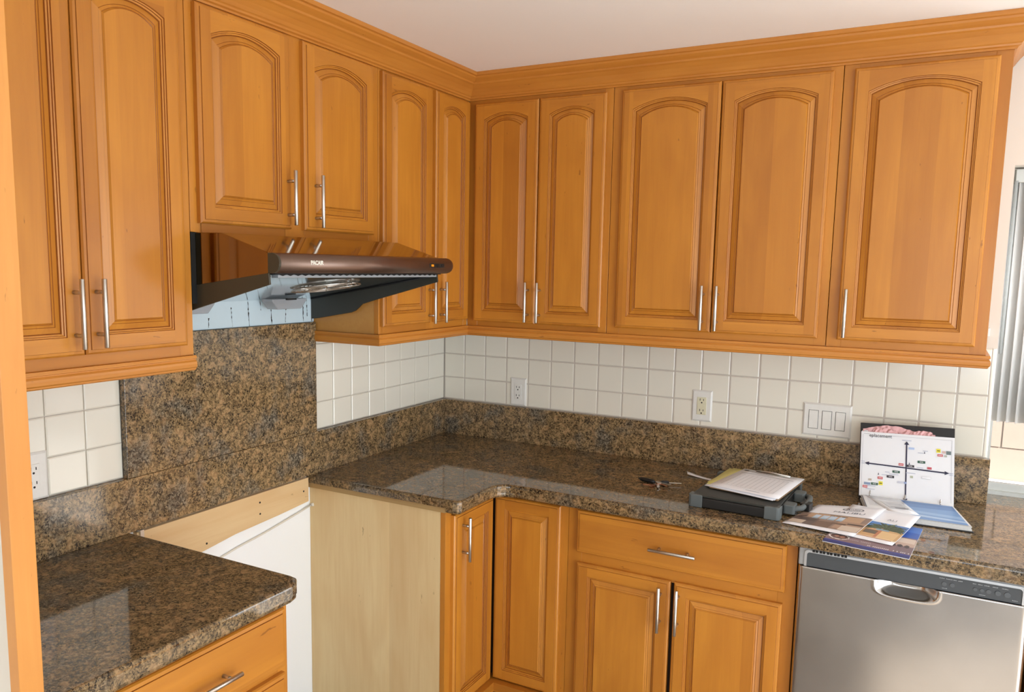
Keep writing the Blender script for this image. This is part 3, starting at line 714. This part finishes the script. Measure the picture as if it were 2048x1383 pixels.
# sheets: quads given by four corners FL, FR, BR, BL
def bil(c, s_, t_):
    a = Vector(c[0]).lerp(Vector(c[1]), s_); b = Vector(c[3]).lerp(Vector(c[2]), s_); return a.lerp(b, t_)
def sheet_mesh(c, th=.0008, n=6, sag=0):
    m = MB(); P = [[bil(c, i/n, j/n)-Vector((0, 0, sag*math.sin(math.pi*j/n))) for i in range(n+1)] for j in range(n+1)]
    i0 = len(m.v); N = n+1; m.v += [tuple(p) for r in P for p in r]+[tuple(p-Vector((0, 0, th))) for r in P for p in r]
    for j in range(n):
        for i in range(n):
            a = j*N+i; m.f.append((i0+a, i0+a+1, i0+a+N+1, i0+a+N)); m.f.append((i0+N*N+a, i0+N*N+a+N, i0+N*N+a+N+1, i0+N*N+a+1)); m.m += [0, 0]; m.sm += [True, True]
    for k in range(n):
        for a, b in ((k, k+1), (n*N+k+1, n*N+k), ((k+1)*N, k*N), (k*N+n, (k+1)*N+n)): m.f.append((i0+a, i0+N*N+a, i0+N*N+b, i0+b)); m.m.append(0); m.sm.append(False)
    return m
PC = {}
def pcol(rgb):
    if rgb not in PC:
        k = NT('print_ink'); k.b.inputs['Base Color'].default_value = lin(rgb); k.b.inputs['Roughness'].default_value = .35; PC[rgb] = k.m
    return PC[rgb]
def prints(name, c, patches, parent, lift=.0006, sag=0, up=Vector((0, 0, 1))):
    """patches: (rgb, [(s,t), ...]) flat ink patches; later ones print over earlier ones"""
    m = MB(); cols = []
    for k, (rgb, pl) in enumerate(patches):
        if rgb not in cols: cols.append(rgb)
        m.face([bil(c, s_, t_)+up*(lift+k*.000012)-Vector((0, 0, sag*math.sin(math.pi*t_))) for s_, t_ in pl], cols.index(rgb))
    return obj(name, m, [pcol(x) for x in cols], parent)
def q4(a, b, c, d): return [(a, b), (c, b), (c, d), (a, d)]
def textq(name, txt, size, rgb, parent, c, s0, t0, wid, hei, lift=.0009, flip=False, up=Vector((0, 0, 1))):
    sg = -1 if flip else 1
    return text(name, txt, size, pcol(rgb), parent, lambda x, y, z: bil(c, s0+sg*x/wid, t0+sg*y/hei)+up*lift)

# keys
t = thing('key_bunch', 'bunch of keys with black fob and small silver key on the granite', 'keys', (1.15, -.37, Z))
m = MB()
def rod(m, a, b, ra, rb, flat=1): m.tube([Vector(a).lerp(Vector(b), k/6) for k in range(7)], ra, 12, radii=[max(.001, (ra+(rb-ra)*k/6)*(math.sin(math.pi*min(1, (k+.4)/2.2)/2) if k < 2 else 1)*(1 if k < 6 else .5)) for k in range(7)])
rod(m, (1.082, -.357, Z+.009), (1.150, -.375, Z+.008), .0085, .0075); obj('car_fob', m, M['dark'], t)
m = MB(); rod(m, (1.166, -.368, Z+.009), (1.196, -.356, Z+.009), .007, .0065); obj('key_head', m, M['dark'], t)
m = MB(); m.box(0, .046, -.0028, .0028, -.0011, .0011); obj('key_blade', m, M['steel'], t, loc=rel((1.194, -.356, Z+.008), t), rotz=R(22), bevel=.0008)
m = MB(); m.tube([(1.158+.013*math.cos(R(24*k)), -.376+.013*math.sin(R(24*k)), Z+.005+.004*math.sin(R(24*k))) for k in range(16)], .0011, 6); obj('ring', m, M['steel'], t)
brass = plain('copper_key', (184, 120, 84), .3, 1)
for k, (a, l_, mt) in enumerate(((200, .05, brass), (255, .05, brass), (290, .048, M['steel']), (330, .05, brass), (352, .052, M['steel']))):
    m = MB(); m.box(.014, l_, -.0035, .0035, 0, .0018)
    for q in range(4): m.box(.022+q*.006, .025+q*.006, .0035, .0055, 0, .0018)
    m.prism([(.006+.0105*math.cos(R(30*j)), .0105*math.sin(R(30*j))) for j in range(12)], lambda p, k_: (p[0], p[1], (0, .002)[k_]))
    obj('key', m, mt, t, loc=rel((1.160, -.380, Z+.0005+k*.0022), t), rotz=R(a))
# paper strip
m = MB(); n = 10; top = []
for k in range(n+1):
    s_ = k/n; x = 1.207+.104*s_; y = -.150-.030*s_-.0*s_; z = Z+.0012+.005*(1-s_)**2
    top.append(((x, y-.012, z+.004*(1-s_)**2), (x+.010, y-.038, z)))
m.rings([[a for a, b in top], [b for a, b in top]], 0, True, cap=False, closed=False)
o = obj('paper_strip', m, M['paper'], origin=(1.26, -.18, Z)); tag(o, 'small curled white paper strip lying behind the black case', 'paper')
sd = o.modifiers.new('solid', 'SOLIDIFY'); sd.thickness = .0006

# rugged computer case
t = thing('rugged_laptop', 'closed black rugged laptop with grey rubber corners and carry handle', 'laptop', (1.47, -.38, Z))
A = Vector((1.325, -.575, 0)); ux = Vector((.995, -.045, 0)).normalized(); uy = Vector((.045, .995, 0)).normalized(); LW, LD = .292, .372
def lp_(u, v, z): return A+ux*u+uy*v+Vector((0, 0, Z+z))
gk = plain('grey_rubber_bumper', (92, 98, 98), .6); bk = plain('black_case', (24, 24, 24), .45); lid = plain('dark_case_lid', (40, 42, 38), .5)
def rbox(u0, u1, v0, v1, z0, z1, r, n=5):
    out = []
    for cu, cv, a0 in ((u1-r, v0+r, -90), (u1-r, v1-r, 0), (u0+r, v1-r, 90), (u0+r, v0+r, 180)): out += [(cu+r*math.cos(R(a0+90*k/n)), cv+r*math.sin(R(a0+90*k/n))) for k in range(n+1)]
    m = MB(); m.prism(out, lambda p, k: lp_(p[0], p[1], (z0, z1)[k])); return m
obj('case_body', rbox(.004, LW-.004, .004, LD-.004, .002, .034, .012), bk, t, bevel=.003)
obj('lid', rbox(.008, LW-.008, .008, LD-.008, .0342, .0405, .014), lid, t, bevel=.002)
for (u, v, su, sv) in ((0, 0, 1, 1), (LW, 0, -1, 1), (LW, LD, -1, -1), (0, LD, 1, -1)):
    m = MB(); L1, L2, th = .048, .040, .012
    pl = [(0, L2), (0, .010), (.003, .003), (.010, 0), (L1, 0), (L1-.006, th), (.018, th), (th, .018), (th, L2-.006)]
    m.prism(pl, lambda p, k: lp_(u+su*p[0], v+sv*p[1], (.0005, .0425)[k])); obj('corner_bumper', m, gk, t, bevel=.0025)
m = MB(); m.prism([(0, .012), (L1, .012), (.030, .030), (.012, L2)], lambda p, k: lp_(p[0]+0, p[1], (.0405, .0425)[k])) if False else None
for v in (.075, .235):
    obj('handle_mount', rbox(LW-.006, LW+.030, v, v+.050, .006, .036, .008), gk, t, bevel=.003)
m = MB(); m.tube([lp_(LW+.022, .085, .022), lp_(LW+.046, .11, .024), lp_(LW+.052, .15, .026), lp_(LW+.052, .21, .026), lp_(LW+.046, .25, .024), lp_(LW+.022, .275, .022)], .009, 12); obj('carry_handle', m, gk, t)
m = MB(); m.prism([(LW+.036, .13), (LW+.066, .125), (LW+.070, .165), (LW+.038, .17)], lambda p, k: lp_(p[0], p[1], (.010, .034)[k])); obj('strap', m, M['dark'], t, bevel=.002)

# clipboard with papers, resting on the laptop
ZL = Z+.0430
t = thing('clipboard', 'clipboard of printed forms and yellow sheets lying on the black laptop', 'clipboard', (1.48, -.36, ZL))
def cor(pts, z): return [Vector((x, y, ZL+z)) for x, y in pts]
obj('backing_board', sheet_mesh(cor([(1.368, -.470), (1.598, -.512), (1.638, -.198), (1.410, -.176)], .0035), .003), plain('clipboard_brown', (150, 120, 90), .5), t)
for k, (pts, z) in enumerate((([(1.350, -.462), (1.585, -.528), (1.612, -.250), (1.392, -.178)], .0046), ([(1.356, -.466), (1.590, -.526), (1.618, -.245), (1.400, -.182)], .0058))):
    obj('form_sheet', sheet_mesh(cor(pts, z), .0008, 6), M['paper'], t)
yel = plain('yellow_paper', (232, 226, 140), .6, var=.03)
obj('yellow_sheet', sheet_mesh(cor([(1.352, -.445), (1.56, -.492), (1.59, -.225), (1.372, -.186)], .0070), .0008), yel, t)
obj('yellow_sheet', sheet_mesh(cor([(1.350, -.425), (1.55, -.468), (1.585, -.222), (1.386, -.182)], .0084), .0008), yel, t)
FC = cor([(1.366, -.462), (1.601, -.523), (1.638, -.215), (1.424, -.178)], .0110)
FC[0].z -= .0012
fs = obj('form_sheet', sheet_mesh(FC, .0009, 6), M['paper'], t)
G = (150, 152, 160); P = []
x0_, x1_, y0_, y1_ = .10, .86, .14, .72
def hl(s0, s1, t_, w=.003): P.append((G, q4(s0, t_-w/2, s1, t_+w/2)))
def vl(s_, t0, t1, w=.004): P.append((G, q4(s_-w/2, t0, s_+w/2, t1)))
for k in range(12): vl(x0_+(x1_-x0_)*k/11, y0_ if k in (0, 11) else y0_+.03, y1_)
hl(x0_, x1_, y0_); hl(x0_, x1_, y1_); hl(.06, .90, .80, .012); hl(.20, .55, .86, .008); hl(.10, .34, .92, .020); P.append(((60, 60, 70), q4(.05, .90, .12, .945))); hl(.60, .90, .92, .008); hl(.5, .7, .08, .01)
prints('form_lines', FC, P, fs)
m = MB(); CQ = lambda s_, t_, z: bil(FC, s_, t_)+Vector((0, 0, z))
m.tube([CQ(.24, .935, .004), CQ(.50, .935, .0065), CQ(.80, .935, .004)], .0032, 10); m.prism([(.24, .90), (.80, .90), (.80, .94), (.24, .94)], lambda p, k: CQ(p[0], p[1], (.001, .0025)[k])); obj('clip', m, M['steel'], t)

# brochures
def inside(pl, x, y):
    r = False; j = len(pl)-1
    for i in range(len(pl)):
        if (pl[i][1] > y) != (pl[j][1] > y) and x < (pl[j][0]-pl[i][0])*(y-pl[i][1])/(pl[j][1]-pl[i][1])+pl[i][0]: r = not r
        j = i
    return r
def raster(name, c, patches, parent, n=72, mm=96, lift=.0005, sag=0):
    """the printed picture as ink cells lying on the curved sheet"""
    m = MB(); cols = []; V = {}
    def vid(i, j):
        if (i, j) not in V: V[(i, j)] = len(m.v); m.v.append(tuple(bil(c, i/n, j/mm)+Vector((0, 0, lift-sag*math.sin(math.pi*j/mm)))))
        return V[(i, j)]
    for j in range(mm):
        for i in range(n):
            x, y = (i+.5)/n, (j+.5)/mm; hit = None
            for rgb, pl in reversed(patches):
                if inside(pl, x, y): hit = rgb; break
            if hit is None: continue
            if hit not in cols: cols.append(hit)
            m.f.append((vid(i, j), vid(i+1, j), vid(i+1, j+1), vid(i, j+1))); m.m.append(cols.index(hit)); m.sm.append(True)
    return obj(name, m, [pcol(x) for x in cols], parent)
B3 = [Vector((1.757, -.712, Z+.0016)), Vector((1.983, -.746, Z+.0016)), Vector((2.012, -.433, Z+.0016)), Vector((1.790, -.402, Z+.0016))]
for v in B3: v.y += .001
t3 = obj('brochure', sheet_mesh(B3, .0012), M['paper'], origin=B3[0]); tag(t3, 'brochure lying lowest at the counter edge, purple with blue band', 'brochure', 'brochures on the counter')
P = [((120, 98, 104), q4(0, 0, 1, 1)), ((70, 120, 200), q4(.30, .62, 1, 1)), ((44, 92, 180), [(.45, .60), (1, .62), (1, .80), (.55, .82)]), ((196, 168, 150), [(.60, .30), (1, .34), (1, .56), (.55, .55)]), ((214, 196, 180), q4(.72, .44, .99, .58)), ((90, 70, 66), q4(.0, .2, .5, .5)),
     ((22, 30, 110), q4(0, 0, 1, .075)), ((40, 44, 140), q4(0, .075, 1, .10)), ((132, 104, 108), q4(0, .10, .8, .28))]
for k, s_ in enumerate((.60, .68, .76, .84, .92)): P.append(((58, 44, 44), [(s_+.032*math.cos(R(a)), .33+.045*math.sin(R(a))) for a in range(0, 360, 40)]))
P.append(((176, 126, 100), [(.72+.05*math.cos(R(a)), .43+.05*math.sin(R(a))) for a in range(0, 360, 40)]))
P.append(((236, 230, 224), [(.14+.125*math.cos(R(a)), .235+.088*math.sin(R(a))) for a in range(0, 360, 20)])); P.append(((96, 66, 58), [(.14+.108*math.cos(R(a)), .235+.074*math.sin(R(a))) for a in range(0, 360, 20)]))
P.append(((180, 134, 110), [(.11+.030*math.cos(R(a)), .24+.035*math.sin(R(a))) for a in range(0, 360, 40)])); P.append(((170, 124, 100), [(.18+.030*math.cos(R(a)), .235+.035*math.sin(R(a))) for a in range(0, 360, 40)]))
raster('cover_print', B3, P, t3)
P = []; rr = random.Random(12)   # two lines of small print, too blurred to read in the photograph
for s0, s1, t_, h, c_ in ((.50, .97, .135, .026, (226, 222, 230)), (.24, .52, .20, .020, (196, 184, 184))):
    x = s0
    while x < s1:
        if rr.random() > .16: P.append((c_, [(x, t_-h/2), (x+.013, t_-h/2), (x+.017, t_+h/2*rr.uniform(.7, 1)), (x+.005, t_+h/2)]))
        x += .021
o_ = prints('small_print', B3, P, t3, lift=.0009); o_['kind'] = 'stuff'
B2 = [Vector((1.738, -.610, Z+.0036)), Vector((1.937, -.656, Z+.0050)), Vector((2.003, -.395, Z+.0300)), Vector((1.806, -.352, Z+.0260))]
t2 = obj('brochure', sheet_mesh(B2, .0010, 10, .003), M['paper'], origin=B2[0]); tag(t2, 'brochure with palm tree and house photo, lying in the middle of the pile', 'brochure', 'brochures on the counter')
P = [((84, 130, 190), q4(0, .09, 1, .60)), ((206, 164, 112), [(.0, .09), (1, .09), (1, .40), (.75, .43), (.3, .46), (.0, .40)]), ((150, 98, 66), [(.45, .40), (.72, .46), (.74, .42), (.48, .36)]), ((120, 80, 52), q4(.50, .22, .68, .34)), ((96, 88, 70), q4(.52, .23, .66, .31)), ((226, 190, 136), q4(.70, .12, .96, .34)),
     ((190, 120, 80), q4(.68, .10, .72, .44)), ((130, 160, 176), q4(.62, .36, .80, .42)), ((240, 222, 190), q4(.0, .09, 1, .13)), ((190, 130, 84), q4(.45, .09, .95, .115))]
for k in range(19):
    a = R(-4+k*10.5); L_ = .34+.05*(k % 3); d = .026; ex, ey = .74+L_*math.cos(a), .43+L_*math.sin(a)*.48-.07*abs(math.cos(a))
    mx_, my_ = .74+L_*.55*math.cos(a), .43+L_*.55*math.sin(a)*.62
    P.append(((44, 56, 34) if k % 2 else (78, 94, 54), [(.735, .42), (mx_-d*math.sin(a), my_+d*math.cos(a)), (ex, ey), (mx_+d*math.sin(a), my_-d*math.cos(a)-.006), (.745, .405)]))
P = [(c, [(min(1, max(0, a)), b) for a, b in pl]) for c, pl in P]
P += [((40, 40, 52), q4(.06, .945, .96, .952)), ((40, 40, 52), q4(.955, .90, .965, .95)), ((30, 44, 70), q4(0, .60, 1, .607))]
raster('cover_print', B2, P, t2, sag=.003)
textq('cover_lettering', 'ALI', .020, (110, 110, 122), t2, B2, .72, .70, .205, .262, lift=.0004)
B1 = [Vector((1.628, -.598, Z+.0030)), Vector((1.833, -.641, Z+.0085)), Vector((1.906, -.372, Z+.0330)), Vector((1.704, -.362, Z+.0110))]
t1 = obj('brochure', sheet_mesh(B1, .0010, 10, 0), M['paper'], origin=B1[0]); tag(t1, 'white brochure with living room photo, on top of the pile beside the laptop', 'brochure', 'brochures on the counter')
P = [((150, 124, 108), q4(0, .09, 1, .58)), ((104, 84, 76), q4(0, .09, .36, .36)), ((196, 160, 128), q4(.12, .40, .9, .57)), ((90, 74, 64), [(.0, .36), (.14, .46), (.14, .40), (.0, .30)]), ((178, 144, 120), q4(.62, .14, 1, .40)), ((120, 92, 76), q4(.36, .09, .60, .30)), ((206, 186, 166), q4(.02, .10, .22, .24)), ((88, 70, 62), q4(.10, .24, .34, .34)),
     ((214, 196, 178), q4(.72, .10, .98, .26)), ((110, 82, 64), q4(.56, .26, .76, .31)), ((86, 66, 56), q4(.76, .30, .98, .34)), ((140, 106, 82), q4(.60, .34, .64, .54))]
for k in range(4): P.append(((196, 214, 232), q4(.22+k*.115, .37+.0*k, .31+k*.115, .52))); P.append(((150, 180, 200), q4(.22+k*.115, .37, .31+k*.115, .42)))
for k in range(3): P.append(((60, 52, 48), q4(.42+k*.085, .53, .49+k*.085, .555)))
P += [((36, 60, 84), q4(.22, .585, .97, .592)), ((44, 44, 54), q4(.58, .985, 1, .990))]
raster('cover_print', B1, P, t1)
m = MB(); up = Vector((0, 0, .0009)); n = 28
for k in range(n):
    a, b = 2*math.pi*k/n, 2*math.pi*(k+1)/n; f_ = lambda r, g_, q: bil(B1, .60+r*math.cos(q), .845+g_*math.sin(q))+up
    m.face([f_(.155, .055, a), f_(.155, .055, b), f_(.140, .047, b), f_(.140, .047, a)])
obj('logo_oval', m, pcol((52, 56, 84)), t1)
textq('cover_lettering', 'Anlin', .021, (40, 44, 70), t1, B1, .60, .845, .21, .275)
textq('cover_lettering', 'MALIBU', .022, (96, 98, 112), t1, B1, .60, .715, .165, .275)

# ring binder
t = thing('ring_binder', 'open black ring binder standing against the wall, chart page on top', 'binder', (1.96, -.2, Z))
bc = plain('black_binder_vinyl', (30, 30, 32), .4)
HL, HR = Vector((1.812, -.175, Z)), Vector((2.100, -.165, Z)); FR_, FL_ = Vector((2.148, -.388, Z)), Vector((1.850, -.398, Z))
def solid(c4, th, upv):
    m = MB(); m.prism(list(range(4)), lambda p, k: Vector(c4[p])+upv*(0, th)[k]); return m
upz = Vector((0, 0, 1))
obj('lower_cover', solid([FL_, FR_, HR, HL], .0035, upz), bc, t, bevel=.0012)
nb = Vector((0, -.24, .10)).normalized()  # not used for light; page normal of the upper leaf
UL, UR = Vector((1.7925, -.062, 1.163)), Vector((2.0835, -.052, 1.172)); HL2, HR2 = Vector((1.808, -.160, Z+.004)), Vector((2.098, -.150, Z+.004))
nrm = (HR2-HL2).cross(UL-HL2).normalized()
if nrm.y > 0: nrm = -nrm
def upq(s0, t0, s1, t1): return [bil([HL2, HR2, UR, UL], s_, t_) for s_, t_ in ((s0, t0), (s1, t0), (s1, t1), (s0, t1))]
obj('upper_cover', solid([v-nrm*.0035 for v in [HL2, HR2, UR, UL]], .0035, nrm), bc, t, bevel=.0015)
obj('spine', box(1.812, 2.098, -.176, -.146, Z+.0002, Z+.0035), bc, t)
off = plain('page_edges', (222, 222, 220), .6, var=.05, scale=300); slv = plain('glossy_sleeve_page', (236, 237, 240), .16, var=.01, coat=.6)
def lw(s_, t_, z): return bil([FL_, FR_, HR, HL], s_, t_)+upz*z
def lowq(s0, t0, s1, t1, z): return [lw(s0, t0, z), lw(s1, t0, z), lw(s1, t1, z), lw(s0, t1, z)]
for k, (z0, z1, i_) in enumerate(((.0037, .0085, .0), (.0087, .0135, .012), (.0137, .0175, .004))):
    obj('page_stack', solid(lowq(.01+i_, .02+i_, .985-i_*.5, .94, z0), z1-z0, upz), off, t)
LPg = lowq(.02, .03, .975, .95, .0186); lp1 = obj('lower_page', solid(LPg, .0008, upz), slv, t)
P = [((232, 232, 232), q4(.0, .0, 1, 1)), ((214, 214, 216), q4(.05, .42, .36, .90)), ((190, 192, 196), q4(.12, .50, .36, .80)), ((150, 152, 156), q4(.15, .52, .36, .60)), ((204, 206, 208), q4(.40, .50, .46, .56)),
     ((122, 160, 208), [(.42, .0), (.98, .0), (.985, .98), (.43, .98)]), ((96, 136, 190), [(.42, .62), (.98, .70), (.985, .98), (.43, .98)]), ((150, 184, 222), [(.42, .34), (.98, .26), (.98, .40), (.42, .46)]), ((176, 200, 230), [(.42, .16), (.98, .10), (.98, .18), (.42, .26)]), ((80, 120, 176), [(.43, .84), (.985, .88), (.985, .91), (.43, .90)]), ((110, 150, 204), [(.42, .02), (.98, .02), (.98, .07), (.42, .12)])]
P += [((120, 122, 126), q4(.02, .955, .14, .965)), ((96, 100, 104), [(.0, .0), (.012, .0), (.012, .95), (0, .95)])]
prints('page_print', LPg, P, lp1, lift=.0010)
fold = obj('folded_sheet', sheet_mesh([lw(.27, .10, .0206), lw(.53, .22, .0206), lw(.43, .92, .0206), lw(.06, .94, .0206)], .0006, 4), slv, t)
fq = [lw(.27, .10, .0206), lw(.53, .22, .0206), lw(.43, .92, .0206), lw(.06, .94, .0206)]
prints('page_print', fq, [((206, 208, 210), q4(.22, .30, .90, .74)), ((160, 162, 166), q4(.30, .36, .80, .42)), ((128, 130, 134), q4(.40, .30, .86, .36)), ((186, 188, 192), q4(.34, .50, .80, .64)), ((120, 120, 126), q4(.10, .90, .24, .92))], fold)
# rings
for s_ in (.13, .50, .86):
    c = bil([HL2, HR2, HR2, HL2], s_, 0)+Vector((0, -.026, .020)); m = MB()
    m.tube([c+Vector((0, .012*math.cos(R(a)), .012*math.sin(R(a)))) for a in range(-10, 200, 15)], .0019, 8); obj('ring', m, M['steel'], t)
# pink crumpled sheet behind the chart page
pk = plain('pink_carbon_paper', (226, 176, 176), .7, var=.08, scale=30); rr = random.Random(3)
for (a, b, base, amp, off_, mt) in ((.03, .80, .85, .125, .006, pk), (.02, .24, .84, .06, .009, M['paper']), (.14, .77, .85, .085, .0105, pk)):
    m = MB(); n = 26; rows = 5; g = []
    for j in range(rows+1):
        row = []
        for i in range(n+1):
            u = i/n; prof_ = (.35+.65*math.sin(math.pi*min(1, u*1.15+.06)))*amp if mt is pk and amp > .1 else amp*(.7+.3*math.sin(u*9)); tt = base-.10+(prof_+.10)*j/rows+rr.uniform(-.006, .006)
            row.append(bil([HL2, HR2, UR, UL], a+(b-a)*u, tt)+nrm*(off_+rr.uniform(-.003, .003)*(1 if j else .3)))
        g.append(row)
    m.rings(g, 0, False, cap=False, closed=False); o_ = obj('crumpled_sheet', m, mt, t); sd = o_.modifiers.new('solid', 'SOLIDIFY'); sd.thickness = .0006
    if mt is pk: o_['label'] = 'pink crumpled sheet'
UP = [v+nrm*.0165 for v in upq(.012, .012, .995, .868)]; u1 = obj('chart_page', solid([v-nrm*.0012 for v in UP], .0012, nrm), slv, t)
obj('page_stack', solid([v+nrm*.0005 for v in upq(.02, .012, .985, .85)], .0042, nrm), off, t)
obj('sleeve_edge', solid([v-nrm*.0052 for v in [UP[0], bil(UP, .02, 0), bil(UP, .02, 1), UP[3]]], .0038, nrm), slv, t)
NV = (34, 34, 66); P = []
def pb(rgb, s_, t_, w, h): P.append((rgb, q4(s_-w/2, t_-h/2, s_+w/2, t_+h/2)))
P.append((NV, [(.07, .497), (.93, .465), (.93, .485), (.07, .517)])); P.append((NV, [(.4925, .02), (.5075, .02), (.5075, .86), (.4925, .86)]))
P += [(NV, [(.05, .507), (.098, .534), (.098, .478)]), (NV, [(.95, .475), (.902, .503), (.902, .447)]), (NV, [(.50, .892), (.472, .842), (.528, .842)]), (NV, [(.50, .0), (.475, .035), (.525, .035)])]
RED, GRN, BLK, YEL, BLU = (206, 84, 84), (48, 92, 74), (48, 44, 52), (232, 220, 60), (150, 166, 204)
for c_, s_, t_, w, h in ((RED, .445, .535, .052, .036), (BLK, .545, .525, .080, .034), (GRN, .660, .600, .080, .036), (GRN, .395, .418, .080, .034), (BLK, .335, .335, .080, .036), (RED, .225, .300, .055, .036), (GRN, .165, .200, .075, .036), ((130, 150, 180), .085, .195, .070, .034), (RED, .062, .145, .052, .036),
    (YEL, .232, .220, .044, .056), (YEL, .835, .790, .044, .056), (RED, .853, .725, .055, .034), ((110, 124, 124), .940, .770, .050, .052), ((208, 180, 170), .890, .775, .034, .034), ((196, 90, 100), .745, .520, .046, .034), ((176, 182, 160), .560, .365, .030, .034), ((206, 208, 220), .450, .270, .080, .03), (BLU, .495, .268, .03, .03),
    ((214, 214, 214), .715, .375, .100, .034), ((176, 196, 232), .552, .790, .060, .030), ((190, 176, 160), .115, .258, .034, .030), ((182, 184, 170), .910, .720, .026, .028)): pb(c_, s_, t_, w, h)
pb((240, 240, 242), .715, .375, .09, .024); pb((60, 60, 40), .232, .220, .03, .012); pb((60, 60, 40), .835, .790, .03, .012)
for s_, t_, w in ((.30, .40, .05), (.65, .735, .06), (.645, .515, .07), (.55, .42, .10), (.37, .375, .10), (.13, .165, .09), (.12, .115, .10), (.70, .77, .05), (.27, .355, .06), (.50, .905, .10), (.03, .53, .04), (.03, .50, .035), (.97, .475, .04), (.97, .45, .04), (.47, .012, .06)): pb((186, 190, 206), s_, t_, w, .010)
for s_, t_ in ((.690, .745), (.533, .560), (.205, .360)): P.append((NV, [(s_-.007, t_-.014), (s_+.007, t_-.014), (s_, t_+.022)]))
P += [((120, 122, 130), q4(.03, .965, .10, .968)), ((170, 172, 178), q4(.30, .955, .97, .958)), ((170, 172, 178), q4(.02, .02, .023, .955)), ((170, 172, 178), q4(.970, .05, .973, .955))]
prints('chart_print', UP, P, u1, lift=.0020, up=nrm)
textq('chart_lettering', 'eplacement', .0155, (40, 40, 50), u1, UP, .215, .945, .288, .208, lift=.0028, up=nrm)
for c_, s_, t_ in ((RED, .445, .535), (RED, .225, .300), (RED, .062, .145), (RED, .853, .725), (BLK, .545, .525), (BLK, .335, .335), (GRN, .660, .600), (GRN, .395, .418), (GRN, .165, .200)):
    m = MB()
    for q in range(5): m.face([bil(UP, s_-.018+q*.008+a, t_+b)+nrm*.0028 for a, b in ((0, -.006), (.005, -.006), (.005, .004+.003*(q % 2)), (0, .006))])
    obj('badge_lettering', m, pcol((236, 232, 236)), u1)
